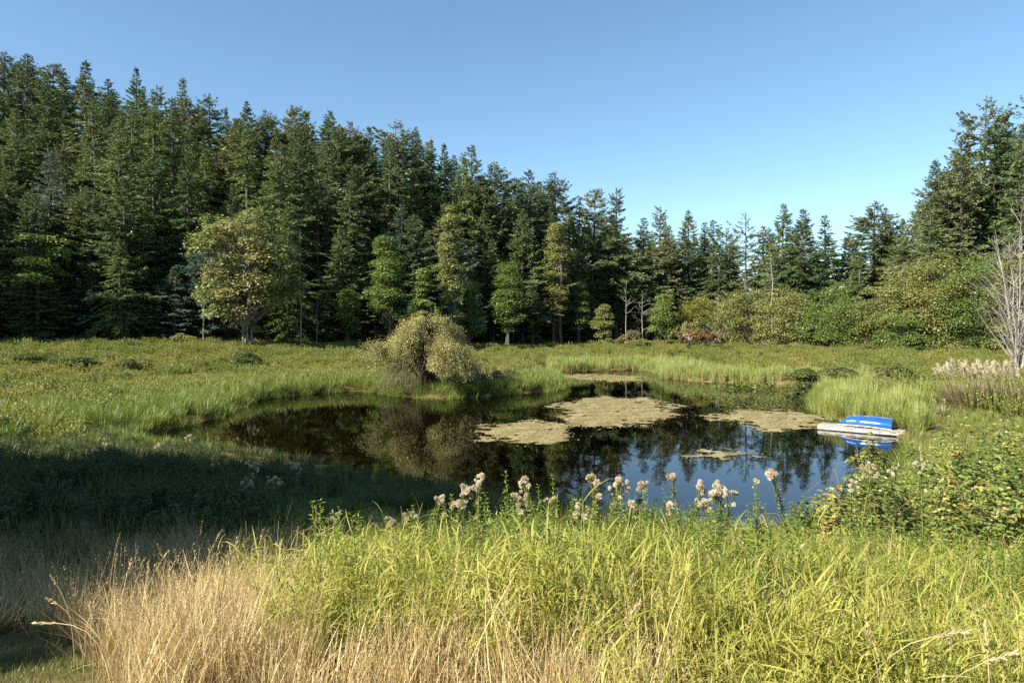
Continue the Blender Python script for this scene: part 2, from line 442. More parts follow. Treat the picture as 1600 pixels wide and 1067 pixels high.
# pond water
m, n, l = nodes_of('pond_water')
geo = n.new('ShaderNodeNewGeometry')
mp = n.new('ShaderNodeMapping'); mp.inputs['Scale'].default_value = (1.0, 0.55, 1.0); l.new(geo.outputs['Position'], mp.inputs[0])
nz = n.new('ShaderNodeTexNoise'); nz.inputs['Scale'].default_value = 2.2; nz.inputs['Detail'].default_value = 3
l.new(mp.outputs[0], nz.inputs['Vector'])
bp = n.new('ShaderNodeBump'); bp.inputs['Strength'].default_value = 0.10; bp.inputs['Distance'].default_value = 0.02
l.new(nz.outputs[0], bp.inputs['Height'])
fr = n.new('ShaderNodeFresnel'); fr.inputs['IOR'].default_value = 1.33; l.new(bp.outputs[0], fr.inputs['Normal'])
tr = n.new('ShaderNodeBsdfTransparent'); tr.inputs[0].default_value = (0.72, 0.52, 0.27, 1)
gl = n.new('ShaderNodeBsdfGlossy'); gl.inputs['Roughness'].default_value = 0.015; gl.inputs[0].default_value = (0.95, 0.97, 1.0, 1); l.new(bp.outputs[0], gl.inputs['Normal'])
ms = n.new('ShaderNodeMixShader'); l.new(fr.outputs[0], ms.inputs[0]); l.new(tr.outputs[0], ms.inputs[1]); l.new(gl.outputs[0], ms.inputs[2])
o_ = n.new('ShaderNodeOutputMaterial'); l.new(ms.outputs[0], o_.inputs[0])
mb = MB()
x0, y0 = POND.min(axis=0)-1.0; x1, y1 = POND.max(axis=0)+1.0
gx = np.linspace(x0, x1, 90); gy = np.linspace(y0, y1, 90)
GX, GY = np.meshgrid(gx, gy); S = sdf(GX, GY)
i = (np.arange(89)[:, None]*90+np.arange(89)[None, :])
ok = (np.minimum.reduce([S[:-1, :-1], S[1:, :-1], S[:-1, 1:], S[1:, 1:]]) < 0.6)
Q = np.stack([i, i+1, i+91, i+90], axis=-1)[ok]
mb.add(np.stack([GX, GY, np.zeros_like(GX)], axis=-1), Q)
tag(part('pond_water', mb.mesh('pond_water', m)), 'still brown pond mirroring the trees and the blue sky', 'pond', kind='structure')

# ------------------------------------------------------------------ scattering of what nobody could count
def scatter(name, label, cat, pts, scl, tint, protos, lean=0.08, az=None, idx=None, wind=0.0):
    N = len(pts)
    coll = bpy.data.collections.new(name+'_kinds')
    for k, me in enumerate(protos):
        coll.objects.link(bpy.data.objects.new('%s_kind_%02d' % (name, k), me))
    me = bpy.data.meshes.new(name)
    me.vertices.add(N); me.vertices.foreach_set('co', np.asarray(pts, np.float32).ravel())
    rot = np.stack([rng.normal(0, lean, N), rng.normal(wind, lean, N), rng.uniform(0, 2*PI, N) if az is None else az], axis=1)
    a = me.attributes.new('rot', 'FLOAT_VECTOR', 'POINT'); a.data.foreach_set('vector', rot.astype(np.float32).ravel())
    scl = np.asarray(scl, float)
    if scl.ndim == 1: scl = np.repeat(scl[:, None], 3, axis=1)
    a = me.attributes.new('scl', 'FLOAT_VECTOR', 'POINT'); a.data.foreach_set('vector', scl.astype(np.float32).ravel())
    a = me.attributes.new('tint', 'FLOAT', 'POINT'); a.data.foreach_set('value', np.clip(tint, 0, 1).astype(np.float32))
    a = me.attributes.new('idx', 'INT', 'POINT'); a.data.foreach_set('value', (rng.integers(0, len(protos), N) if idx is None else idx).astype(np.int32))
    o = part(name, me)
    tag(o, label, cat, kind='stuff')
    ng = bpy.data.node_groups.new(name+'_scatter', 'GeometryNodeTree')
    ng.interface.new_socket('Geometry', in_out='INPUT', socket_type='NodeSocketGeometry')
    ng.interface.new_socket('Geometry', in_out='OUTPUT', socket_type='NodeSocketGeometry')
    gn, gl_ = ng.nodes, ng.links
    gi = gn.new('NodeGroupInput'); go = gn.new('NodeGroupOutput')
    ci = gn.new('GeometryNodeCollectionInfo'); ci.inputs['Collection'].default_value = coll
    ci.inputs['Separate Children'].default_value = True
    iop = gn.new('GeometryNodeInstanceOnPoints'); iop.inputs['Pick Instance'].default_value = True
    def named(nm, ty):
        q = gn.new('GeometryNodeInputNamedAttribute'); q.data_type = ty; q.inputs['Name'].default_value = nm
        return next(s for s in q.outputs if s.enabled and s.name == 'Attribute')
    gl_.new(gi.outputs[0], iop.inputs['Points']); gl_.new(ci.outputs[0], iop.inputs['Instance'])
    gl_.new(named('idx', 'INT'), iop.inputs['Instance Index'])
    e2r = gn.new('FunctionNodeEulerToRotation'); gl_.new(named('rot', 'FLOAT_VECTOR'), e2r.inputs[0]); gl_.new(e2r.outputs[0], iop.inputs['Rotation'])
    gl_.new(named('scl', 'FLOAT_VECTOR'), iop.inputs['Scale'])
    gl_.new(iop.outputs[0], go.inputs[0])
    o.modifiers.new('scatter', 'NODES').node_group = ng
    return o

def spots(xr, yr, density, keep):
    """random ground points in a box; density may fall with depth; keep(x, y, d) -> mask"""
    area = (xr[1]-xr[0])*(yr[1]-yr[0])
    n = int(area*density)
    x = rng.uniform(*xr, n); y = rng.uniform(*yr, n)
    d = sdf(x, y)
    k = keep(x, y, d)
    x, y, d = x[k], y[k], d[k]
    return x, y, d, np.stack([x, y, height(x, y)], axis=1)

# --- the plants that are scattered
def reed_grass_mesh(nst, hmin, hmax, spread, lw, mat, heads=0.0, wind=0.0):
    mb = MB()
    for s in range(nst):
        a = rng.uniform(0, 2*PI); r = spread*math.sqrt(rng.uniform())
        p = np.array([r*math.cos(a), r*math.sin(a), 0.0])
        h = rng.uniform(hmin, hmax); v = rng.uniform()
        laz = rng.uniform(0, 2*PI); ln = abs(rng.normal(0.14, 0.12)); bd = rng.uniform(0.0, 0.35)
        mb.blades([p], laz, ln, bd, h, 0.006, v*0.5, segs=3, shape='stem')
        nl = rng.integers(5, 8)
        f = np.sort(rng.uniform(0.15, 0.98, nl))
        th = ln+bd*f**1.3*0.5
        pos = p+np.stack([np.sin(th)*f*h*math.cos(laz), np.sin(th)*f*h*math.sin(laz), np.cos(th)*f*h], axis=1)
        az = laz+rng.uniform(0, 2*PI)+np.arange(nl)*PI+rng.normal(0, 0.7, nl)
        mb.blades(pos, az, rng.uniform(0.2, 1.15, nl), rng.uniform(0.2, 1.6, nl), rng.uniform(0.09, 0.27, nl)*(0.7+0.4*h), lw*rng.uniform(0.6, 1.3, nl),
                  np.clip(v*0.6+rng.uniform(-0.1, 0.4, nl), 0, 1), segs=4, twist=rng.normal(0, 0.5, nl), t0=0.35)
    return mb.mesh('reed_grass', mat)

def dry_tuft_mesh(nb, hmin, hmax, spread, w, mat, seeds=True):
    mb = MB()
    a = rng.uniform(0, 2*PI, nb); r = spread*np.sqrt(rng.uniform(0, 1, nb))
    P = np.stack([r*np.cos(a), r*np.sin(a), np.zeros(nb)], axis=1)
    h = rng.uniform(hmin, hmax, nb)
    az = rng.uniform(0, 2*PI, nb); lean = np.abs(rng.normal(0.14, 0.16, nb)); bend = rng.uniform(0, 1.0, nb)**1.6
    v = rng.uniform(0, 1, nb)
    mb.blades(P, az, lean, bend, h, w*rng.uniform(0.6, 1.4, nb), v, segs=4, twist=rng.normal(0, 0.6, nb))
    if seeds:
        k = nb//3
        h2 = rng.uniform(hmax*0.8, hmax*1.35, k)
        az2 = rng.uniform(0, 2*PI, k); ln2 = np.abs(rng.normal(0.1, 0.1, k)); b2 = rng.uniform(0.1, 0.6, k)
        mb.blades(P[:k], az2, ln2, b2, h2, w*0.5, v[:k], segs=4, shape='stem')
        # loose seed panicles near the top
        for q in range(k):
            s = rng.uniform(0.72, 1.0, 8)
            th = ln2[q]+b2[q]*0.42
            rr = np.sin(th)*h2[q]*s; zz = np.cos(th)*h2[q]*s
            pos = P[q]+np.stack([rr*math.cos(az2[q]), rr*math.sin(az2[q]), zz], axis=1)
            D = rdir(8); D[:, 2] = np.abs(D[:, 2])+0.9
            mb.leaves(pos, D, rdir(8), rng.uniform(0.008, 0.018, 8), 0.0026, 0.35+0.45*rng.uniform(0, 1, 8), 0.9)
    return mb.mesh('dry_tuft', mat)

def leafy_clump_mesh(nst, h, spread, ll, lw, nl, mat, up=0.5, top_bias=1.0):
    mb = MB()
    for s in range(nst):
        a = rng.uniform(0, 2*PI); r = spread*math.sqrt(rng.uniform())
        p = np.array([r*math.cos(a)*0.6, r*math.sin(a)*0.6, 0.0]); hh = h*rng.uniform(0.65, 1.05)*(1-0.25*(r/spread)**2)
        tipv = np.array([r*math.cos(a)*1.1+rng.normal(0, 0.05), r*math.sin(a)*1.1+rng.normal(0, 0.05), hh])
        mb.tube([p, (p+tipv)/2+rng.normal(0, 0.03, 3), tipv], [0.006, 0.005, 0.003], 3, 0.1)
        f = rng.uniform(0.2, 1, nl)**(1/top_bias)
        pos = p+(tipv-p)*f[:, None]
        az = rng.uniform(0, 2*PI, nl)
        D = np.stack([np.cos(az), np.sin(az), rng.normal(up, 0.35, nl)], axis=1)
        U = np.stack([rng.normal(0, .4, nl), rng.normal(0, .4, nl), np.ones(nl)], axis=1)
        mb.leaves(pos, D, U, ll*rng.uniform(0.6, 1.3, nl), lw*rng.uniform(0.7, 1.3, nl), np.clip(rng.uniform(0, 0.5)+rng.uniform(0, 0.5, nl), 0, 1), f)
    return mb.mesh('leafy_clump', mat)

def sedge_mesh(nb, hmin, hmax, spread, w, mat, bmax=1.2, lean=0.18):
    mb = MB()
    a = rng.uniform(0, 2*PI, nb); r = spread*np.sqrt(rng.uniform(0, 1, nb))
    P = np.stack([r*np.cos(a), r*np.sin(a), np.zeros(nb)], axis=1)
    mb.blades(P, a+rng.normal(0, 0.8, nb), np.abs(rng.normal(lean*0.6, lean, nb)), rng.uniform(0, bmax, nb), rng.uniform(hmin, hmax, nb), w*rng.uniform(0.7, 1.3, nb), rng.uniform(0, 1, nb), segs=4, twist=rng.normal(0, 0.5, nb))
    return mb.mesh('sedge', mat)

def forb_mesh(h, mat):
    """leafy upright weed stem with narrow leaves to the top"""
    mb = MB()
    nl = int(h*75)
    for s in range(3):
        p = np.array([rng.normal(0, 0.05), rng.normal(0, 0.05), 0]); hh = h*rng.uniform(0.75, 1.0)
        tip = p+np.array([rng.normal(0, 0.08), rng.normal(0, 0.08), hh])
        mb.tube([p, (p+tip)/2+rng.normal(0, .015, 3), tip], [0.006, 0.005, 0.002], 3, 0.3)
        f = np.linspace(0.2, 1, nl)+rng.normal(0, .01, nl)
        pos = p+(tip-p)*f[:, None]
        az = np.arange(nl)*2.4+rng.normal(0, .3, nl)
        D = np.stack([np.cos(az), np.sin(az), rng.normal(0.45, 0.3, nl)], axis=1)
        mb.leaves(pos, D, np.array([[0, 0, 1.0]])+rng.normal(0, .25, (nl, 3)), (0.10-0.055*f)*rng.uniform(0.7, 1.2, nl), 0.014, np.clip(rng.uniform(0, .4)+rng.uniform(0, .6, nl), 0, 1), 0.3+0.7*f)
    return mb.mesh('forb', mat)

def inlet(x, y):
    """1 on the near bank of the inlet, where plants stay low"""
    return ((x > -19) & (x < -2) & (y < 30.5+(x+17.4)*0.55)).astype(float)
tilt = lambda x, y: 0.5+0.5*noise(x, y, 3.0, 3, 1)

# zones on the near bank
def dry_zone(x, y):
    """0 green .. 1 dry, with a ragged border"""
    e = 0.55*noise(x, y, 1.6, 3, 3)
    yt = 3.9+2.2*sstep(-0.7, -2.0, x+0.6*e)
    inside = sstep(yt+0.5, yt-0.5, y+e*0.9)*sstep(0.95, 0.1, x+e*1.1)
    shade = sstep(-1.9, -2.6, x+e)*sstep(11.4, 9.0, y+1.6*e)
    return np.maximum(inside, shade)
def lawn_zone(x, y):
    return (x < -0.60*y+0.25*noise(x, y, 1.3, 2, 4)) & (y < 5.6+0.5*noise(x, y, 2, 2, 6))
def wedge(x, y, mrg=2.5): return (np.abs(x) < 0.76*np.maximum(y, 0)+mrg)
def far_side(x, y): return y > 24+0*x

# short lawn in the corner
protos = [dry_tuft_mesh(26, 0.02, 0.06, 0.07, 0.004, M['lawn'], False) for _ in range(3)]
x, y, d, P = spots((-7, -0.8), (0.8, 7), 110, lambda x, y, d: lawn_zone(x, y))
scatter('lawn_grass', 'short mown yellow green lawn at the corner of the bank', 'lawn', P, rng.uniform(0.7, 1.3, len(P)), tilt(x, y)+rng.normal(0, .15, len(P)), protos, 0.15)

# dry tan grass
def straw_mesh():
    mb = MB(); nb = 34
    a = rng.uniform(0, 2*PI, nb); r = 0.13*np.sqrt(rng.uniform(0, 1, nb))
    P = np.stack([r*np.cos(a), r*np.sin(a), np.zeros(nb)], axis=1)
    mb.blades(P, rng.uniform(0, 2*PI, nb), np.abs(rng.normal(0.2, 0.25, nb)), rng.uniform(0, 1.1, nb), rng.uniform(0.18, 0.5, nb), rng.uniform(0.003, 0.0065, nb), rng.uniform(0, 1.15, nb), segs=4, twist=rng.normal(0, 0.8, nb))
    return mb.mesh('straw', M['dry_grass'])
protos = [dry_tuft_mesh(60, 0.14, 0.40, 0.11, 0.0030, M['dry_grass']) for _ in range(4)]+[straw_mesh() for _ in range(5)]
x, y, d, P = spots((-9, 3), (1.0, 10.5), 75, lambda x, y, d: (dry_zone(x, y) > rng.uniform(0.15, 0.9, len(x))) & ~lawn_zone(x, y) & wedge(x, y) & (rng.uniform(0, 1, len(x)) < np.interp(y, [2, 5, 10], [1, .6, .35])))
scatter('dry_grass', 'tall tan dry grass with wispy seed heads in front of the green grass', 'dry grass', P, rng.uniform(0.75, 1.25, len(P))*(1+0.10*sstep(-0.7, -1.6, x)*sstep(2.6, 3.6, y)), tilt(x, y)*0.6+rng.normal(0.18, .18, len(P))-0.30*sstep(6.0, 7.2, y), protos, 0.12, wind=0.08)  # tint drops farther back: browner straw, plus shade put into its colour

# bright green reed grass
protos = [reed_grass_mesh(13, 0.26, 0.70, 0.16, 0.0096, M['green_grass']) for _ in range(9)]
def keep(x, y, d):
    g = 1-dry_zone(x, y)
    f = np.interp(y, [1.5, 4, 7, 12], [1, .8, .6, .45])
    return (g > rng.uniform(0.06, 0.8, len(x))) & ~lawn_zone(x, y) & wedge(x, y) & (d > 0.8) & (rng.uniform(0, 1, len(x)) < f) & (x > -2.2-0.25*np.maximum(y-5, 0)+0.5*noise(x, y, 1.5, 2, 20))
x, y, d, P = spots((-6, 12), (0.9, 14), 74, keep)
sc = rng.uniform(0.65, 1.15, len(P))*np.interp(y, [1, 3, 5, 7, 9, 13], [0.70, 0.88, 1.0, 0.95, 0.85, 0.7])*(1+0.22*noise(x, y, 1.7, 2, 18))*(1+0.15*sstep(2, 4, x)*sstep(5, 7, y))
scatter('green_grass', 'bright yellow green reed grass covering the sunlit bank', 'grass', P, sc, 0.15+tilt(x, y)*0.6+rng.normal(0, .18, len(P)), protos, 0.16, wind=0.14)

def dead_stem_mesh():
    mb = MB(); nb = 7
    P = np.concatenate([rng.normal(0, .09, (nb, 2)), np.zeros((nb, 1))], axis=1)
    h = rng.uniform(0.45, 0.95, nb); az = rng.uniform(0, 2*PI, nb); ln = np.abs(rng.normal(.2, .25, nb)); bd = rng.uniform(0, .7, nb)
    mb.blades(P, az, ln, bd, h, 0.005, rng.uniform(0.2, .9, nb), segs=5, shape='stem')
    mb.blades(P, az+rng.normal(0, 1, nb), ln+.2, bd+.9, h*.7, rng.uniform(.006, .012, nb), rng.uniform(0.2, .9, nb), segs=5, twist=rng.normal(0, 1.5, nb))
    for q in range(3):
        g = rng.uniform(.82, 1, 22); th = ln[q]+bd[q]*.45
        pos = P[q]+np.stack([np.sin(th)*h[q]*g*math.cos(az[q]), np.sin(th)*h[q]*g*math.sin(az[q]), np.cos(th)*h[q]*g], axis=1)
        D = rdir(22)*.5+np.array([math.sin(th)*math.cos(az[q]), math.sin(th)*math.sin(az[q]), math.cos(th)])
        mb.leaves(pos, D, rdir(22), rng.uniform(.015, .03, 22), .005, rng.uniform(.4, .85, 22), .9)
    return mb.mesh('dead_stem', M['dry_grass'])
x, y, d, P = spots((-3, 9), (1.6, 11), 4.5, lambda x, y, d: wedge(x, y, 1) & (d > 1) & ~lawn_zone(x, y) & (noise(x, y, 2.2, 2, 22) > -.3))
scatter('dead_stems', 'bent dead stems and straw tangled in the green grass', 'straw', P, rng.uniform(0.6, 1.0, len(P)), rng.uniform(0, .8, len(P)), [dead_stem_mesh() for _ in range(6)], 0.2)

# leafy weeds among the grass below the thistles and at the water's edge
protos = [forb_mesh(h, M['forb']) for h in (0.9, 1.05, 1.2, 0.8)]
x, y, d, P = spots((-1.3, 9), (4.6, 12), 13.0, lambda x, y, d: wedge(x, y, 1) & (d > 0.7) & (noise(x, y, 3.0, 2, 5) > -0.35) & (y < 12.5))
scatter('weed_stems', 'leafy green weed stems crowding under the thistle heads', 'weeds', P, rng.uniform(0.6, 1.08, len(P))*np.interp(y, [5, 7, 9, 13], [0.85, 0.95, 0.75, 0.5]), rng.uniform(0, 1, len(P)), protos, 0.08)

# green grass and low bushes, colours darkened to deepen the shade, between the dry grass and the pond
protos = [sedge_mesh(46, 0.35, 0.8, 0.16, 0.010, M['shade_darkened_grass']) for _ in range(5)]
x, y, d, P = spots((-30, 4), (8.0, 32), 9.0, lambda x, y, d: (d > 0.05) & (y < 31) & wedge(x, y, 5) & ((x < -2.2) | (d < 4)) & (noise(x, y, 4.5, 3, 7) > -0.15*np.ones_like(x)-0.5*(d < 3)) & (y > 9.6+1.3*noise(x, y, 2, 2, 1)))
scatter('bank_grass', 'green grass, coloured darker for shade, on the bank sloping to the pond', 'grass', P, rng.uniform(0.7, 1.15, len(P))*(1-0.45*sstep(6, 2, d)*inlet(x, y)), tilt(x, y), protos, 0.12)
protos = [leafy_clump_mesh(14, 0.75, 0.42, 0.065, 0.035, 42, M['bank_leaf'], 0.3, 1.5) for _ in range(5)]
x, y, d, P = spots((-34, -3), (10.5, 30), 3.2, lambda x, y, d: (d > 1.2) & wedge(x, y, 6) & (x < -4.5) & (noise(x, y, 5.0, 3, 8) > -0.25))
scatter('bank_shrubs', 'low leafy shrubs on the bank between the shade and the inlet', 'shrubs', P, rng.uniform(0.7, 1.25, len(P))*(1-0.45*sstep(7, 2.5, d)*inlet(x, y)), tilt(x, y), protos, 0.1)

# sedge along the far shore
protos = [sedge_mesh(60, 0.5, 1.05, 0.25, 0.016, M['sedge'], 1.0) for _ in range(5)]
x, y, d, P = spots((-60, 22), (26, 62), 7.0, lambda x, y, d: (d > -0.45) & (d < np.where(x < -14, 9, 4.6)+1.8*noise(x, y, 6, 3, 2)) & (x < 6+0.06*(y-40)) & ((noise(x, y, 5, 3, 12) > -0.55) | (x > -12)) & (y > 25))
tint = 0.35+0.45*tilt(x, y)+0.12*rng.normal(size=len(x))
scatter('shore_sedge', 'lush green sedge hanging over the far shore of the pond', 'sedge', P, rng.uniform(0.7, 1.15, len(P))*(1-0.5*inlet(x, y)), tint, protos, 0.12)

# tall reeds: far corner and the bed behind the dock
protos = [sedge_mesh(34, 1.1, 1.9, 0.25, 0.022, M['reed'], 0.55, 0.09) for _ in range(5)]
def keep(x, y, d):
    bed = (x > 13) & (y > 28.5) & (y < 38.5+4*sstep(17, 21, x)) & (d < 8.0+1.5*noise(x, y, 3, 2, 24)) & (x < (0.585+0.05*noise(x, y, 2.5, 2, 23))*y) & (x > 0.438*y-0.1) & ~((x < 19.3) & (y < 33.6) & (d < 0.4))
    bank = (x > 3.6) & ((y > 56) | ((x > 20) & (y > 46))) & (d < 4.2+noise(x, y, 7, 2, 3))
    return (d > -0.35) & (bed | bank)
x, y, d, P = spots((2, 36), (28, 86), 8.0, keep)
scl = np.where(y < 50, rng.uniform(0.5, 0.95, len(P)), rng.uniform(0.5, 0.92, len(P)))*(0.80+0.32*noise(x, y, 3.0, 3, 17))
scatter('reeds', 'tall pale green reeds with straw coloured feet along the pond margin', 'reeds', P, scl, 0.3+0.6*tilt(x, y)+0.1*rng.normal(size=len(x)), protos, 0.06)

protos = [sedge_mesh(60, 0.5, 1.0, 0.25, 0.016, M['sedge'], 0.9) for _ in range(4)]
x, y, d, P = spots((9, 42), (13, 47), 6.0, lambda x, y, d: (d > -0.3) & wedge(x, y, 6) & ((d < 14) | (y < 40)) & (noise(x, y, 4, 3, 3) > -0.7) & ~((x < 18.6) & (x > 13) & (y < 34.2) & (y > 28.6) & (d < 0.5)))
scatter('marsh_grass', 'bright green sedge between the reeds, the plume grass and the brambles', 'sedge', P, rng.uniform(0.7, 1.15, len(P))*np.where((x > 0.60*y) & (y > 24) & (y < 39), 0.42, 1.0), 0.45+0.5*tilt(x, y)+0.1*rng.normal(size=len(x)), protos, 0.12)

# meadow of waist-high shrubs on the far side
protos = [leafy_clump_mesh(18, 1.05, 0.6, 0.095, 0.038, 30, M['meadow'], 0.9, 1.6) for _ in range(6)]
def keep(x, y, d):
    near_l = (x < -15) & (y > 26)
    sed = np.where(x < 8, 2.2, 3.2)
    reedbed = (x > 13) & (y < 41) & (d < 7)
    return (d > sed+1.2*noise(x, y, 6, 3, 2)) & (y < edge_y(x)+2) & (y > 27) & wedge(x, y, 10) & ~reedbed & ((y > 33) | near_l | (x > 15)) & (rng.uniform(0, 1, len(x)) < np.interp(y, [30, 60, 130], [1, .75, .5])) & ((noise(x, y, 5.0, 3, 19) > -0.62) | (y > 100))
x, y, d, P = spots((-115, 112), (26, 140), 2.2, keep)
big = 0.5+0.5*noise(x, y, 16.0, 3, 9)
tint = -0.05+1.0*big+0.15*noise(x, y, 5.0, 2, 21)+0.13*rng.normal(size=len(x))-0.25*sstep(-20, -45, x)*sstep(60, 80, y)
scl = np.stack([np.ones(len(P)), np.ones(len(P)), 0.60+0.85*np.clip(0.5+0.5*noise(x, y, 6.0, 3, 10), 0, 1)**2], axis=1)*rng.uniform(0.8, 1.15, len(P))[:, None]
scatter('meadow_shrubs', 'waist high olive and russet shrubs filling the wet meadow', 'meadow', P, scl, tint, protos, 0.08)

# ------------------------------------------------------------------ trees
def conifer(H, Rm, z0f, prof='fir', mat='fir', bark='bark', dens=1.0, gaps=0.05, droop=0.35, fine=1.0):
    tb, cb = MB(), MB()
    r0 = 0.012*H+0.06
    zz = np.linspace(0, H, 12)
    wob = np.cumsum(rng.normal(0, 0.012*H/12, (12, 2)), axis=0)
    wob -= wob[0]
    path = np.concatenate([wob, zz[:, None]], axis=1)
    tb.tube(path, np.interp(zz/H, [0, .05, .6, 1], [r0*1.35, r0, r0*0.5, 0.02]), 7)
    at = lambda z: np.array([np.interp(z, zz, path[:, 0]), np.interp(z, zz, path[:, 1]), z])
    z0 = z0f*H
    lob = rng.uniform(0, 2*PI, 6)
    topk = rng.uniform(0.70, 1.0)
    nbr = int((H-z0)*(11.5 if prof != 'open' else 5.5))
    zs = z0+(H-0.4-z0)*np.sort(rng.uniform(0, 1, nbr))**0.92
    # dead snag limbs below the crown
    for k in range(int(z0*2.2)):
        zb = rng.uniform(0.15*z0, z0); az = rng.uniform(0, 2*PI); L = rng.uniform(0.5, 2.2)
        d = np.array([math.cos(az), math.sin(az), rng.uniform(-.35, .1)])
        tb.tube([at(zb), at(zb)+d*L*0.6, at(zb)+d*L+np.array([0, 0, -.1*L])], [.03, .02, .008], 3)
    az0 = 0.0
    for z in zs:
        f = (z-z0)/(H-z0)
        if prof == 'fir': p = (1-f)**topk*(1+0.18*math.sin(f*13+lob[0]))
        elif prof == 'old': p = min(1.0, 1.25*(1-f)**0.60)*(0.72+0.38*math.sin(f*9+lob[0]))
        elif prof == 'narrow': p = (1-f)**0.7*0.9
        elif prof == 'open': p = (0.40+0.60*abs(math.sin(f*7+lob[1])))*min(1, 2.2*(1-f)+0.12)
        p *= 0.45+0.55*min(1, f/0.22)
        az0 += 2.4+rng.normal(0, 0.5); az = az0
        # limbs missing on one side here and there
        if rng.uniform() < gaps+0.28*max(0, math.sin(az+lob[2]+f*6)*math.sin(f*11+lob[3])): continue
        L = Rm*p*rng.uniform(0.5, 1.12)*(1+0.22*math.sin(2*az+lob[2]+f*5))+0.12
        el = -0.26+0.95*f**1.4+rng.normal(0, 0.17)
        dr = droop*rng.uniform(0.6, 1.4)
        s = np.linspace(0, 1, 5)
        ca, sa = math.cos(az), math.sin(az)
        rr = L*s*math.cos(el)
        zc = L*(math.sin(el)*s-dr*s**2+0.26*s**3)
        o = at(z)
        bp_ = o+np.stack([rr*ca, rr*sa, zc], axis=1)
        tb.tube(bp_[[0, 2, 4]], [0.02+0.012*L, 0.015+0.006*L, 0.01], 3)
        m_ = max(4, int((L*4.6+2)*dens))
        q = rng.uniform(0.16, 1.0, m_)**0.75
        base = np.stack([np.interp(q, s, bp_[:, k]) for k in range(3)], axis=1)
        bv = rng.uniform(0, 0.4)
        for sd in (-1, 1):
            ang = az+sd*rng.uniform(0.35, 1.3, m_)
            ll = np.minimum(1.0, 0.24+0.30*L*(1-q))*min(1.0, 0.42+L*0.30)*rng.uniform(0.6, 1.3, m_)
            dz = rng.normal(-0.22, 0.32, m_)
            D = np.stack([np.cos(ang), np.sin(ang), dz], axis=1)
            U = np.array([[0, 0, 1.0]])+rng.normal(0, 0.6, (m_, 3))
            vv = np.clip(bv+rng.uniform(0, 0.6, m_), 0, 1)
            cb.leaves(base, D, U, ll, (0.10+0.10*ll)*fine, vv, 0.5, -0.06)
            for g in range(2):
                k = rng.uniform(0.2, 0.85, m_)[:, None]
                tn = ang-sd*rng.normal(0.55, 0.45, m_)
                D2 = np.stack([np.cos(tn), np.sin(tn), rng.normal(-0.25, .45, m_)], axis=1)
                cb.leaves(base+unit(D)*ll[:, None]*k, D2, U+rng.normal(0, .5, (m_, 3)), ll*rng.uniform(.4, .75, m_)+0.08, 0.12*fine, np.clip(vv+rng.normal(0, .14, m_), 0, 1), 0.5, -0.06)
        D = np.stack([np.full(5, ca), np.full(5, sa), rng.normal(0.0, .35, 5)], axis=1)+rng.normal(0, .4, (5, 3))
        cb.leaves(np.repeat(bp_[-1:], 5, axis=0), D, rng.normal(0, .6, (5, 3))+np.array([[0, 0, 1]]), 0.22+0.10*min(L, 2), 0.12, np.clip(bv+rng.uniform(0.1, .6, 5), 0, 1), 0.5, -0.05)
    nl = 16
    zt = rng.uniform(H-1.4, H, nl)
    D = rdir(nl); D[:, 2] = np.abs(D[:, 2])+0.5
    cb.leaves(np.array([at(q) for q in zt]), D, rdir(nl), 0.34, 0.08, rng.uniform(0, 1, nl), 0.5)
    return tb.mesh('trunk', M[bark]), cb.mesh('crown', M[mat])

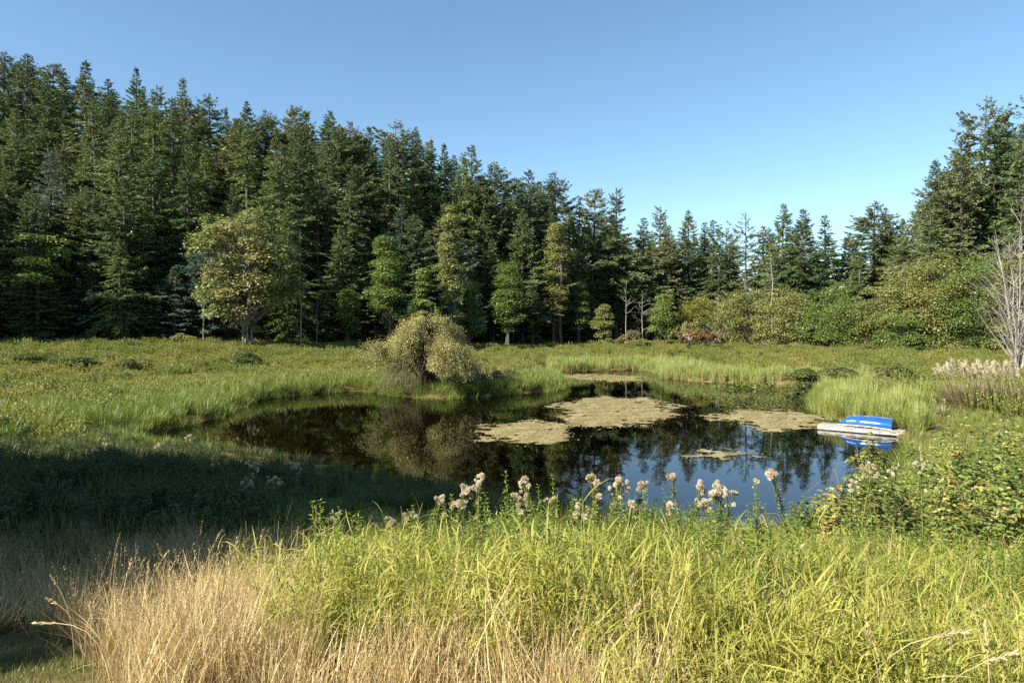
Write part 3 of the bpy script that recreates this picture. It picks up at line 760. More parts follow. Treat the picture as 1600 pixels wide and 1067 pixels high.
def broadleaf(H, rx, z0, nlobe, nleaf, ls, mat, bark='bark', stems=1, lobe=0.33, flat=0.62, shape='round', droop=-0.25, limb_r=1.0):
    tb, cb = MB(), MB()
    cz = (H+z0)/2; rz = (H-z0)/2
    C = []
    while len(C) < nlobe:
        p = rng.uniform(-1, 1, 3); q = np.linalg.norm(p)
        if q > 1 or q < 0.35: continue
        if shape == 'cone':
            w = 0.25+0.75*(1-(p[2]+1)/2)
            p[:2] *= w
        if shape == 'dome' and p[2] < -0.6: continue
        C.append(p*np.array([rx, rx, rz])*0.80+np.array([0, 0, cz]))
    C = np.array(C)
    rl = lobe*min(rx, rz)*rng.uniform(0.65, 1.25, nlobe)
    fork = np.array([rng.normal(0, .03*H, stems), rng.normal(0, .03*H, stems)]).T
    top = max(z0, 0)+(H-max(z0, 0))*0.72
    trunks = []
    for s in range(stems):
        b = fork[s]*0.6 if stems > 1 else np.zeros(2)
        e = np.array([rng.normal(0, rx*0.25), rng.normal(0, rx*0.25)])
        zt = np.linspace(0, top, 6)
        pth = np.stack([b[0]+(e[0])*(zt/top)**1.4, b[1]+e[1]*(zt/top)**1.4, zt], axis=1)+rng.normal(0, 0.01*H, (6, 3))*np.array([1, 1, 0])
        pth[0, 2] = -0.2
        tb.tube(pth, np.linspace((0.016*H+0.03)*limb_r/(stems**0.5), 0.03, 6), 6)
        trunks.append(pth)
    for k in range(nlobe):
        pth = trunks[k % stems]
        f = np.clip((C[k, 2]-rl[k]-0.15*H)/top, 0.2, 0.95)
        st = np.array([np.interp(f*top, pth[:, 2], pth[:, q]) for q in range(3)])
        md = (st+C[k])/2+np.array([0, 0, 0.06*H])*rng.uniform(-.3, 1)
        tb.tube([st, md, C[k]], [0.006*H*limb_r, 0.004*H*limb_r, 0.012], 4)
    li = rng.integers(0, nlobe, nleaf)
    lv = rng.uniform(0, 0.55, nlobe)
    dd = rdir(nleaf); dd[:, 2] = np.where(dd[:, 2] < -0.35, -dd[:, 2], dd[:, 2])
    rad = rl[li]*rng.uniform(0.45, 1.08, nleaf)**0.6
    P = C[li]+dd*rad[:, None]*np.array([1, 1, flat])
    az = rng.uniform(0, 2*PI, nleaf)
    D = np.stack([np.cos(az), np.sin(az), rng.normal(droop, 0.35, nleaf)], axis=1)+dd*np.array([.7, .7, 0])
    U = dd*0.8+np.array([[0, 0, 0.9]])+rng.normal(0, 0.4, (nleaf, 3))
    cb.leaves(P, D, U, ls*rng.uniform(0.6, 1.25, nleaf), ls*rng.uniform(0.55, 1.0, nleaf), np.clip(lv[li]+rng.uniform(0, 0.45, nleaf), 0, 1), 0.5)
    return tb.mesh('trunk', M[bark]), cb.mesh('crown', M[mat])

def bare_tree(H, spread, nlimb, up=0.8, r0=0.10, mat='dead_wood', z0=0.15, twigs=5, stems=1, sides=5):
    """leafless tree: stems, limbs and twigs"""
    tb, lb = MB(), MB()
    for s in range(stems):
        e = np.array([rng.normal(0, spread*0.22*(stems > 1)+0.02*H), rng.normal(0, spread*0.22*(stems > 1)+0.02*H), H*rng.uniform(0.8, 1.0) if s else H])
        b = np.array([rng.normal(0, 0.12*(stems > 1)), rng.normal(0, 0.12*(stems > 1)), -0.2])
        t = np.linspace(0, 1, 7)[:, None]
        pth = b+(e-b)*t*np.array([1, 1, 1])+rng.normal(0, 0.012*H, (7, 3))*np.array([1, 1, 0.2])*t
        tb.tube(pth, np.linspace(r0*rng.uniform(.6, 1), 0.012, 7), 6)
        for k in range(nlimb):
            f = rng.uniform(z0, 0.95)
            p = np.array([np.interp(f*6, np.arange(7), pth[:, q]) for q in range(3)])
            az = rng.uniform(0, 2*PI); L = spread*rng.uniform(0.5, 1.1)*(1-f*0.65)
            d = np.array([math.cos(az), math.sin(az), up*rng.uniform(0.5, 1.4)]); d /= np.linalg.norm(d)
            u = np.linspace(0, 1, 5)[:, None]
            lp = p+d*L*u+np.array([0, 0, 0.25*L])*u**2+rng.normal(0, 0.035*L, (5, 3))*u
            lb.tube(lp, np.linspace(r0*0.42*(1-f*0.5), 0.008, 5), 4)
            for q in range(twigs):
                g = rng.uniform(0.25, 1)
                a = np.array([np.interp(g*4, np.arange(5), lp[:, w]) for w in range(3)])
                td = unit(d+rng.normal(0, 0.55, 3)); tl = L*rng.uniform(0.15, 0.4)
                lb.tube([a, a+td*tl*0.5+rng.normal(0, .03*tl, 3), a+td*tl+np.array([0, 0, .1*tl])], [0.012, 0.008, 0.004], 3)
    return tb.mesh('trunk', M[mat]), lb.mesh('branch', M[mat])

def plant(name, meshes, loc, label, cat, group=None, rz=None, scale=(1, 1, 1), names=('trunk', 'crown')):
    r = empty(name, loc, rng.uniform(0, 2*PI) if rz is None else rz, scale)
    tag(r, label, cat, group)
    if names[1] == 'crown': r.rotation_euler = (rng.normal(0, .018), rng.normal(0, .018), r.rotation_euler[2])
    for nm, me in zip(names, meshes):
        part(nm, me, r)
    return r

H0 = 30.0
CON = {
    'fir': [conifer(H0, r, z, 'fir', 'fir', droop=d) for r, z, d in ((7.6, 0.08, .35), (6.8, 0.13, .5), (8.4, 0.10, .3), (7.2, 0.05, .45), (7.8, 0.16, .25))],
    'old': [conifer(H0, r, z, 'old', 'old_fir', gaps=0.10, droop=d) for r, z, d in ((6.8, 0.20, .3), (6.4, 0.28, .2), (7.6, 0.15, .4), (7.0, 0.24, .35), (8.0, 0.12, .3))],
    'open': [conifer(H0, 5.2, z, 'open', 'old_fir', gaps=0.10, droop=0.1) for z in (0.40, 0.5)],
    'narrow': [conifer(H0, 5.2, 0.12, 'narrow', 'fir', gaps=0.06, droop=.5)],
    'blue': [conifer(H0, 7.2, 0.10, 'fir', 'blue_fir', droop=0.15)],
    'cedar': [conifer(H0, 5.8, 0.04, 'fir', 'cedar', droop=0.8, gaps=0.03)],
}
BROADTOP = {'fir': 1.0, 'old': 1.0, 'open': 1.0, 'narrow': 1.0, 'blue': 1.0, 'cedar': 1.0}

SKY = [(2, 78, 'old', 60), (44, 84, 'fir', 56), (86, 98, 'old', 50), (130, 93, 'old', 50), (172, 124, 'narrow', 54), (212, 106, 'fir', 46), (250, 134, 'old', 52),
       (290, 123, 'old', 44), (326, 152, 'open', 48), (358, 172, 'fir', 44), (386, 157, 'fir', 38), (420, 172, 'old', 42), (450, 165, 'old', 38), (478, 172, 'fir', 36),
       (512, 168, 'fir', 34), (544, 190, 'old', 32), (572, 197, 'fir', 30), (620, 189, 'open', 26), (655, 198, 'blue', 30), (678, 216, 'cedar', 24), (698, 224, 'fir', 22),
       (741, 225, 'fir', 16), (775, 251, 'old', 14), (808, 276, 'narrow', 16), (831, 265, 'fir', 14), (873, 265, 'old', 12), (901, 305, 'cedar', 14), (928, 293, 'old', 14),
       (963, 292, 'old', 10), (1003, 338, 'narrow', 18), (1031, 322, 'old', 12), (1074, 327, 'fir', 14), (1095, 346, 'narrow', 22), (1113, 343, 'fir', 20),
       (1141, 354, 'open', 26), (1166, 332, 'open', 14), (1192, 352, 'narrow', 18), (1218, 318, 'fir', 14), (1250, 325, 'fir', 12), (1291, 334, 'narrow', 14), (1322, 362, 'fir', 20),
       (1361, 311, 'old', 16), (1384, 322, 'narrow', 18), (1411, 338, 'cedar', 14), (1442, 312, 'fir', 16), (1474, 244, 'blue', 10), (1503, 215, 'old', 16), (1530, 154, 'open', 14),
       (1562, 178, 'fir', 14), (1592, 151, 'open', 12)]
ORD = ['first', 'second', 'third', 'fourth', 'fifth', 'sixth', 'seventh', 'eighth', 'ninth', 'tenth', 'eleventh', 'twelfth', 'thirteenth', 'fourteenth', 'fifteenth', 'sixteenth', 'seventeenth',
       'eighteenth', 'nineteenth', 'twentieth', 'twenty-first', 'twenty-second', 'twenty-third', 'twenty-fourth', 'twenty-fifth', 'twenty-sixth', 'twenty-seventh', 'twenty-eighth', 'twenty-ninth', 'thirtieth']
LOOK = {'fir': ('fir_tree', 'pointed dark fir'), 'old': ('fir_tree', 'ragged old fir'), 'open': ('fir_tree', 'sparse gappy fir'), 'narrow': ('fir_tree', 'slim dark fir'),
        'blue': ('spruce_tree', 'blue green conifer'), 'cedar': ('cedar_tree', 'pale drooping cedar')}

def set_conifer(xp, ytop, off, kind, label, group, wid=1.0):
    # depth from the forest edge along the line of sight
    Y = 100.0
    for _ in range(12):
        Y = float(edge_y((xp-800)/F*Y))+off
    X = (xp-800)/F*Y
    z = hz(X, Y)
    Ht = EYE-(ytop-HZ)/F*Y-z
    s = Ht/H0
    ms = CON[kind][int(rng.integers(len(CON[kind])))]
    w = (0.45*s+0.55)*wid*rng.uniform(1.05, 1.35)
    nm = LOOK[kind][0]
    return plant(nm, ms, (X, Y, z-0.1), label, 'tree', group, None, (w, w, s)), X, Y

skx = np.array([q[0] for q in SKY]); sky_y = np.array([q[1] for q in SKY])
taken = []
li = 0; ri = 0
for (xp, yt, kind, off) in SKY:
    if xp < 800:
        lab = '%s, %s skyline treetop down the wooded ridge' % (LOOK[kind][1], ORD[li]); li += 1
    elif xp < 1442:
        lab = '%s, %s treetop along the far skyline past the ridge' % (LOOK[kind][1], ORD[ri]); ri += 1
    else:
        lab = {1442: 'dark fir at the foot of the tall stand behind the dead tree', 1474: 'blue green conifer with level boughs stepping up to the tall stand', 1503: 'ragged fir just below the tallest open treetop of the stand',
               1530: 'tallest open topped fir over the stand behind the dead tree', 1562: 'dense fir between the two open treetops above the dead tree', 1592: 'sparse flat topped fir at the outer edge above the dead tree'}[xp]
    o, X, Y = set_conifer(xp, yt, off, kind, lab, 'conifers on the skyline')
    taken.append((X, Y))

taken += [((1104+k-800)/F*134, 134) for k in (-40, -15, 10, 35)]
# rows of conifers between the meadow and the skyline
def clear_of(X, Y, r):
    return all((X-a)**2+(Y-b)**2 > r*r for a, b in taken)
FILL = {'hill': ('packed on the hillside and merging with its neighbours', 'conifers packed on the hillside'),
        'far': ('partly hidden in the far tree line', 'conifers in the far tree line'),
        'stand': ('inside the tall stand behind the dead tree', 'conifers in the tall stand')}
used = set()
ROWS = {1: 'low at the meadow edge', 4: 'at the wood front', 10: 'in the second row', 19: 'in the third row', 29: 'in the fourth row', 40: 'in the fifth row', 52: 'in the hindmost row'}
for off, step, lo, hi, pad in ((1, 5.5, 6, 14, 100), (4, 5.2, 16, 27, 60), (10, 5.5, 20, 31, 36), (19, 5.4, 22, 34, 22), (29, 5.4, 24, 36, 16), (40, 5.6, 26, 36, 12), (52, 6.5, 26, 38, 10)):
    X = -118.0
    while X < 100:
        X += step*rng.uniform(0.75, 1.3)
        Yb = float(edge_y(X))+off+rng.normal(0, 1.2)
        xp = 800+X/Yb*F
        if xp < -260 or xp > 1830: continue
        if off > 45 and 780 < xp: continue
        if 930 < xp < 1430 and off < 8: continue
        if 1280 < xp and off < 8 and rng.uniform() < 0.6: continue
        if 330 < xp < 440 and off < 8: continue
        if not clear_of(X, Yb, 2.3): continue
        z = hz(X, Yb)
        ys = float(np.interp(xp, skx, sky_y))
        Ht = rng.uniform(lo, hi)
        ytop = HZ-(z+Ht-EYE)/Yb*F
        lim = ys+pad*rng.uniform(0.6, 1.7)+6
        if ytop < lim:
            Ht = EYE+(HZ-lim)/F*Yb-z
        if Ht < 6: continue
        taken.append((X, Yb))
        kind = rng.choice(['fir', 'old', 'narrow', 'cedar', 'blue'], p=[.44, .33, .07, .12, .04])
        zone = 'hill' if xp < 800 else ('far' if xp < 1420 else 'stand')
        ms = CON[kind][int(rng.integers(len(CON[kind])))]
        s = Ht/H0; w = (0.45*s+0.55)*rng.uniform(1.0, 1.35)
        q = int(np.argmin(np.abs(skx-xp)))
        nth = ORD[q] if q < li else ORD[q-li] if q-li < ri else None
        lab = '%s, %s' % (LOOK[kind][1], FILL[zone][0])
        if nth and 0 <= xp <= 1440:
            lab = '%s %s, under the %s treetop %s' % (LOOK[kind][1], ROWS[off], nth, 'down the ridge' if q < li else 'past the ridge')
            if lab in used: lab = '%s, %s' % (LOOK[kind][1], FILL[zone][0])
            used.add(lab)
        plant(LOOK[kind][0], ms, (X, Yb, z-0.1), lab, 'tree', FILL[zone][1], None, (w, w, s))

for k in range(95):
    xp = rng.uniform(1425, 1740); Y = rng.uniform(99, 126)
    X = (xp-800)/F*Y
    if not clear_of(X, Y, 2.3): continue
    z = hz(X, Y)
    lim = float(np.interp(xp, skx, sky_y))+rng.exponential(45)+10
    Ht = min(36, EYE+(HZ-lim)/F*Y-z)
    if Ht < 7: continue
    taken.append((X, Y))
    kind = rng.choice(['fir', 'old', 'cedar'], p=[.55, .3, .15])
    s = Ht/H0; w = (0.45*s+0.55)*rng.uniform(1.0, 1.25)
    plant(LOOK[kind][0], CON[kind][int(rng.integers(len(CON[kind])))], (X, Y, z-0.1), '%s, %s' % (LOOK[kind][1], FILL['stand'][0]), 'tree', FILL['stand'][1], None, (w, w, s))

# trees out of the picture whose shade falls across the bank and the hill's foot
BIG = [broadleaf(24, 6.0, 3.0, 60, 16000, 0.46, 'maple', 'bark', 1, 0.42, 0.8, 'round') for _ in range(2)]
for tx, ty, Ht in [(-4.2, 9.3, 22), (-3.6, 11.6, 23), (-3.4, 14.8, 24), (-3.4, 18.0, 24), (-2.6, 20.5, 25), (-6.5, 19.5, 25), (-7.4, 11.5, 25), (-9.5, 9.8, 22), (-7.2, 15.0, 24), (-12.0, 8.5, 21), (-13.5, 10.5, 22)]:
    L = (Ht-3.6)/math.tan(SUN_EL)
    X, Y = tx-SUN_TO.x*L, ty-SUN_TO.y*L
    s = Ht/24
    plant('maple_tree', BIG[int(rng.integers(2))], (X, Y, hz(X, Y)), 'unseen broadleaf added behind the camera to block sky light', 'tree', 'trees beside the bank', None, (0.9, 0.9, s))
for k in range(46):  # unseen ring of trees added to hold back sky light and deepen shade
    X = rng.uniform(-60, 50); Y = rng.uniform(-55, -20)
    if Y > -17+0.2*X and X < 0: continue
    plant('maple_tree', BIG[int(rng.integers(2))], (X, Y, hz(X, Y)), 'unseen broadleaf added behind the camera to block sky light', 'tree', 'trees beside the bank', None, (1.0, 1.0, rng.uniform(.7, .85)))
for k in range(26):
    X = rng.uniform(-135, -88); Y = rng.uniform(62, 98)
    if X > -0.80*Y-12: continue
    s = rng.uniform(0.95, 1.25)
    plant('fir_tree', CON['fir'][int(rng.integers(5))], (X, Y, hz(X, Y)), 'tall fir on the hill beyond the edge of the view', 'tree', 'firs beyond the view', None, (1.1, 1.1, s))

for X, Y, q in ((-73, 71, 1.0), (-79, 74, 1.15), (-80, 68, 1.1), (-87, 71, 1.2), (-93, 67, 1.2), (-99, 71, 1.25), (-106, 66, 1.25), (-113, 70, 1.3), (-86, 78, 1.25), (-94, 76, 1.3), (-120, 66, 1.3)):
    plant('fir_tree', CON['fir'][int(rng.integers(5))], (X, Y, hz(X, Y)), 'tall fir on the hill beyond the edge of the view', 'tree', 'firs beyond the view', None, (1.25, 1.25, q))

alike = {}
for o in [o for o in bpy.data.objects if o.get('group') in ('conifers packed on the hillside', 'conifers in the far tree line', 'conifers in the tall stand')]:
    if 'packed on' in o['label'] or 'partly hidden' in o['label'] or 'inside the tall' in o['label']:
        alike.setdefault(o['label'], []).append(o)
for lab, os_ in alike.items():
    os_.sort(key=lambda o: o.location.x/o.location.y)
    for k, o in enumerate(os_):
        end = 'high end' if 'hillside' in lab else ('hill end' if 'far tree' in lab else 'pond side')
        o['label'] = lab.replace(' and merging with its neighbours', '')+', %s from the %s' % (ORD[min(k, 29)], end)

# ---- broadleaved trees and shrubs
def at_px(xp, Y):
    X = (xp-800)/F*Y
    return X, Y, hz(X, Y)
def h_to(ytop, Y, z): return EYE-(ytop-HZ)/F*Y-z

X, Y, z = at_px(384, 85)
plant('maple_tree', broadleaf(h_to(308, Y, z), 7.4, 0.4, 110, 23000, 0.34, 'maple_autumn', 'pale_bark', 4, 0.235, 0.72, 'round'), (X, Y, z), 'large maple turning yellow and russet at the foot of the dark hill', 'tree', rz=0.3)
X, Y, z = at_px(40, 86)
plant('maple_tree', broadleaf(h_to(345, Y, z), 5.0, 4.5, 18, 4200, 0.34, 'maple', 'bark', 1, 0.34, 0.4), (X, Y, z), 'shaded maple with a few pale sunlit sprays under the hill firs', 'tree')
SMALL = [  # x, top y, depth, half width px, kind, label
    (605, 350, 97, 40, 'maple', 'bright green maple crown tucked between firs above the golden willow'),
    (660, 408, 97, 24, 'maple', 'narrow lime green sapling in a gap of the hill firs'),
    (795, 392, 112, 36, 'maple', 'fresh green broadleaf tree against the dark firs by the stump'),
    (706, 300, 100, 32, 'alder', 'tall pale olive tree draped like a curtain in the hill forest'),
    (870, 310, 122, 28, 'alder', 'tall bright green poplar rising between two dark firs'),
    (940, 466, 122, 24, 'alder', 'small egg shaped pale green tree at the meadow edge'),
    (1040, 454, 120, 30, 'maple', 'round mid green maple at the back of the meadow'),
    (1100, 455, 122, 36, 'yellow_leaf', 'low tree with yellow and orange leaves beside the round maple'),
    (1165, 432, 116, 42, 'alder', 'loose olive tree under the sparse fir on the far side'),
    (1225, 440, 112, 46, 'alder', 'wide olive alder at the back of the meadow, nearest the yellow tree'),
    (1302, 432, 106, 52, 'maple', 'leafy green tree with its pale stem showing through the middle'),
    (1255, 490, 108, 26, 'alder', 'small yellow green bushy tree at the meadow edge'),
    (1365, 440, 103, 50, 'alder', 'green alder with layered boughs before the far firs'),
    (1425, 400, 100, 52, 'alder', 'tall olive alder leaning out from the stand'),
    (1470, 372, 96, 56, 'alder', 'big green alder at the front of the tall stand'),
    (1530, 372, 92, 54, 'maple', 'broad dark green tree right behind the dead tree'),
    (1590, 380, 88, 54, 'alder', 'olive tree behind the dead tree at the border of the stand'),
    (905, 430, 124, 26, 'maple', 'dark green broadleaf under the bright poplar at the far meadow edge'),
    (735, 430, 104, 30, 'maple', 'shaded broadleaf below the tall pale olive tree'),
    (545, 440, 95, 30, 'maple', 'shaded green broadleaf past the bare pole at the wood edge'),
    (1410, 480, 97, 46, 'maple', 'low dark green tree filling in below the alders'),
]
for (xp, yt, Y, hw, kind, lab) in SMALL:
    X, Y, z = at_px(xp, Y)
    Ht = h_to(yt, Y, z); rx = hw/F*Y
    low = xp > 1080
    plant('broadleaf_tree', broadleaf(Ht, rx*(1.1 if low else 1), -0.28*Ht if low else max(0.3, Ht*0.08), max(18, int(Ht*rx*1.3)), int(min(20000, 2500+Ht*rx*260)), 0.235, kind, 'bark', 1 if rx < 3.2 else 2, 0.36 if low else 0.40, 0.6, 'dome' if low else ('cone' if Ht > 2.6*rx else 'round')),
          (X, Y, z), lab, 'tree', 'broadleaved trees around the meadow')

# low shrubs along the wood's foot
SHR = [broadleaf(2.2, 1.7, 0.1, 14, 1500, 0.17, k, 'bark', 3, 0.45, 0.7, 'dome') for k in ('alder', 'brown_shrub', 'dark_shrub', 'rust_shrub')]
SHRUBS = [(748, 509, 118, 1.6, 1, 'dun coloured shrub between the golden willow and the dark stump'), (985, 515, 116, 2.3, 1, 'rusty olive shrub between the small pale tree and the round maple'),
          (1000, 528, 108, 2.6, 0, 'low green shrub before the round maple'), (1090, 533, 106, 2.8, 2, 'dark green bush at the foot of the yellow tree'), (1135, 535, 104, 2.4, 0, 'grey green bush beside the dark green bush under the yellow tree'),
          (1195, 532, 104, 2.4, 1, 'dry grey brown shrub at the meadow edge'), (1350, 540, 98, 2.0, 1, 'dun shrub below the layered alder'), (1440, 540, 92, 2.4, 2, 'dark shrub at the foot of the tall stand'),
          (1500, 538, 86, 2.2, 1, 'brown shrub leaning out beside the dead tree'), (955, 527, 118, 1.8, 0, 'shrub at the foot of the small egg shaped tree'), (1240, 536, 102, 2.0, 0, 'green shrub before the small yellow green tree'),
          (285, 520, 86, 1.8, 0, 'shrub growing at the wood margin beside the autumn maple'), (120, 528, 84, 1.5, 2, 'shrub at the dark wood margin under the hill'), (450, 522, 90, 1.6, 2, 'dark shrub among bare stems beyond the autumn maple'),
          (560, 528, 96, 1.6, 2, 'dark shrub behind the golden willow'), (840, 528, 122, 1.6, 2, 'low shrub in front of the far dark firs')]
SHRUBS += [(1100, 494, 119, 3.0, 0, 'olive bush hiding most of the pale house'), (1141, 502, 118, 2.6, 0, 'green bush at the far corner of the pale house'), (1062, 500, 119, 2.0, 0, 'green bush between the round maple and the pale house'), (1122, 512, 116, 1.6, 1, 'dun bush before the pale house, under the grey bare tree'), (1078, 511, 113, 2.6, 3, 'rust red shrub at the foot of the yellow leaved tree'), (1108, 514, 114, 1.8, 3, 'small rust red shrub just past the larger rust red one'), (45, 560, 60, 2.6, 2, 'dark thicket in the open meadow, closest to the shaded maple'), (120, 561, 59, 2.6, 2, 'dark thicket in the meadow between two other thickets'), (205, 560, 58, 2.0, 2, 'dark low thicket in the meadow in line with the autumn maple'),
           (385, 548, 62, 1.8, 2, 'dark low thicket in the meadow straight below the autumn maple'), (1262, 574, 53, 2.2, 2, 'dark overhanging shrub at the far corner of the pond'), (1310, 572, 51, 2.2, 2, 'dark shrub behind the reeds near the dock'),
           (1395, 570, 49, 2.2, 2, 'dark shrub behind the reeds past the blue boat'), (790, 575, 52, 1.7, 2, 'dark bush in the grass beyond the golden willow')]
for (xp, yt, Y, w, k, lab) in SHRUBS:
    X, Y, z = at_px(xp, Y)
    Ht = max(1.2, h_to(yt, Y, z))
    plant('shrub', SHR[k], (X, Y, z), lab, 'shrub', 'shrubs along the foot of the wood', None, (w/1.7, w/1.7, Ht/2.2), ('stem', 'foliage'))

# pale house glimpsed between the trees at the far side
M['pale_wall'] = plain_mat('pale_wall', (0.55, 0.52, 0.48), (0.66, 0.63, 0.58), 2.0, 0.8, 0.2)
M['grey_roof'] = plain_mat('grey_roof', (0.16, 0.15, 0.145), (0.25, 0.24, 0.23), 3.0, 0.9, 0.2)
M['dark_glass'] = plain_mat('dark_glass', (0.02, 0.025, 0.03), (0.03, 0.035, 0.04), 2.0, 0.1)
X, Y, z = at_px(1112, 131)
hs = empty('house', (X, Y, z-0.1)); tag(hs, 'pale low house glimpsed through gaps behind the yellow leaved tree', 'house')
mb = MB(); mb.box((-4.2, 0, 0), (4.2, 6, 2.4)); mb.add([(-4.2, 0, 2.4), (-4.2, 6, 2.4), (-4.2, 3, 4.0), (4.2, 0, 2.4), (4.2, 6, 2.4), (4.2, 3, 4.0)], [(0, 2, 1), (3, 4, 5)])
part('wall', mb.mesh('wall', M['pale_wall']), hs)
mb = MB()
for sg in (-1, 1):
    e0, e1 = 3+sg*3.6, 3.0
    P4 = [(-4.6, e0, 2.12), (4.6, e0, 2.12), (4.6, e1, 4.04), (-4.6, e1, 4.04)]
    P8 = P4+[(a_, b_, c__+0.16) for a_, b_, c__ in P4]
    mb.add(P8, [(0, 1, 2, 3), (4, 7, 6, 5), (0, 4, 5, 1), (1, 5, 6, 2), (2, 6, 7, 3), (3, 7, 4, 0)])
part('roof', mb.mesh('roof', M['grey_roof']), hs)
for wx in (-2.8, 2.0):
    mb = MB(); mb.box((wx-.75, -.06, .95), (wx+.75, -.003, 2.1)); wf = part('window', mb.mesh('window', M['pale_wall']), hs)
    mb = MB(); mb.box((wx-.65, -.08, 1.05), (wx+.65, -.062, 2.0)); part('pane', mb.mesh('pane', M['dark_glass']), wf)
mb = MB(); mb.box((-.9, -.06, .05), (.1, -.003, 2.1)); part('door', mb.mesh('door', M['grey_roof']), hs)

# leafless trees
X, Y, z = at_px(978, 118)
plant('dead_tree', bare_tree(h_to(440, Y, z), 3.4, 9, 0.5, 0.12, 'dead_wood', 0.4, 7), (X, Y, z), 'taller of two thin leafless grey trees beside the round maple', 'dead tree', 'leafless trees', names=('trunk', 'branch'))
X, Y, z = at_px(1004, 117)
plant('dead_tree', bare_tree(h_to(455, Y, z), 2.8, 14, 0.3, 0.11, 'dead_wood', 0.15, 8), (X, Y, z), 'shorter, twiggier leafless tree close against the round maple', 'dead tree', 'leafless trees', names=('trunk', 'branch'))
X, Y, z = at_px(1121, 121)
plant('dead_tree', bare_tree(h_to(462, Y, z), 3.0, 10, 0.6, 0.10, 'dead_wood', 0.2, 8, 2), (X, Y, z), 'grey leafless tree standing in the yellow leaved tree', 'dead tree', 'leafless trees', names=('trunk', 'branch'))
X, Y, z = at_px(1207, 112)
plant('dead_tree', bare_tree(h_to(395, Y, z), 3.0, 40, -0.25, 0.16, 'dead_wood', 0.1, 9), (X, Y, z), 'dead conifer with drooping brown grey branches among the olive alders', 'dead tree', 'leafless trees', names=('trunk', 'branch'))
X, Y, z = at_px(1592, 58)
random.seed(4); plant('dead_tree', bare_tree(h_to(330, Y, z), 5.0, 13, 1.25, 0.11, 'dead_wood', 0.05, 7, 11), (X, Y, z), 'big bleached dead tree of upright bare stems above the plume grass', 'dead tree', names=('trunk', 'branch'), rz=0.4)

# bare poles at the shaded foot of the wood
for xp, yt, lab in ((470, 360, 'tall bare pole of a tree with pale bark in front of the dark hill wood'), (318, 400, 'stout shaded trunk just beside the autumn maple'), (495, 470, 'thin crooked stem past the tall bare pole')):
    X, Y, z = at_px(xp, 89)
    plant('dead_tree', bare_tree(h_to(yt, Y, z), 1.6, 9, 0.1, 0.17 if xp != 495 else 0.08, 'pale_bark', 0.3, 3), (X, Y, z), lab, 'bare tree', 'leafless trees', names=('trunk', 'branch'))

# upturned root by the far edge of the meadow
mb = MB()
for k in range(26):
    a = rng.uniform(0, 2*PI)
    p0 = np.array([rng.normal(0, .25), rng.normal(0, .2), rng.uniform(1.6, 2.6)])
    e = np.array([1.25*math.cos(a), 0.8*math.sin(a), 0.0])
    t = np.linspace(0, 1, 6)[:, None]
    mb.tube(p0*(1-t)+e*t+np.array([0, 0, 0.9])*np.sin(t*PI)*0.5+rng.normal(0, .06, (6, 3)), np.linspace(.10, .03, 6), 5)
X, Y, z = at_px(780, 116)
st = empty('root_stump', (X, Y, z)); st.scale = (1.0, 1.0, 1.15)
tag(st, 'dark upturned root with legs like a spider at the meadow edge', 'stump'); part('root', mb.mesh('root', M['dark_wood']), st)

# ------------------------------------------------------------------ the golden willow on the point
WX, WY = (665-800)/F*47.0, 47.0
WZ = hz(WX, WY)
wr = empty('willow_bush', (WX, WY, WZ), 0.0, (0.84, 0.9, 1.03)); tag(wr, 'golden dome of willow drooping on the grassy point', 'willow')
tb = MB(); tw = MB(); lf = MB()
cen = np.array([0.15, 0, 0.2])
heads = []
for k in range(24):
    a = rng.uniform(0, 2*PI)
    r = 2.7*math.sqrt(rng.uniform(0.05, 1)); top = np.array([r*math.cos(a)-0.1, r*math.sin(a)*0.8, 4.5*math.sqrt(max(0.05, 1-(r/3.4)**2))*rng.uniform(.62, 1.08)])
    md = (cen+top)/2+np.array([0, 0, .7])+rng.normal(0, .15, 3)
    tb.tube([cen+rng.normal(0, .25, 3)*np.array([1, 1, 0]), md, top], [.10, .06, .02], 5)
    heads.append(top)
for (sx_, sy_, sz_) in ((-2.9, 0.0, 2.5), (-3.3, -.6, 2.9), (2.6, .2, 2.3), (3.2, -.5, 1.8), (2.4, -1.2, 1.7), (0.9, -.6, 4.7), (-0.9, .3, 4.5), (1.8, .4, 4.0)):
    heads.append(np.array([sx_, sy_, sz_])); tb.tube([cen, (cen+heads[-1])/2+np.array([0, 0, .5]), heads[-1]], [.08, .05, .02], 5)
heads = np.array(heads)
nh = len(heads)
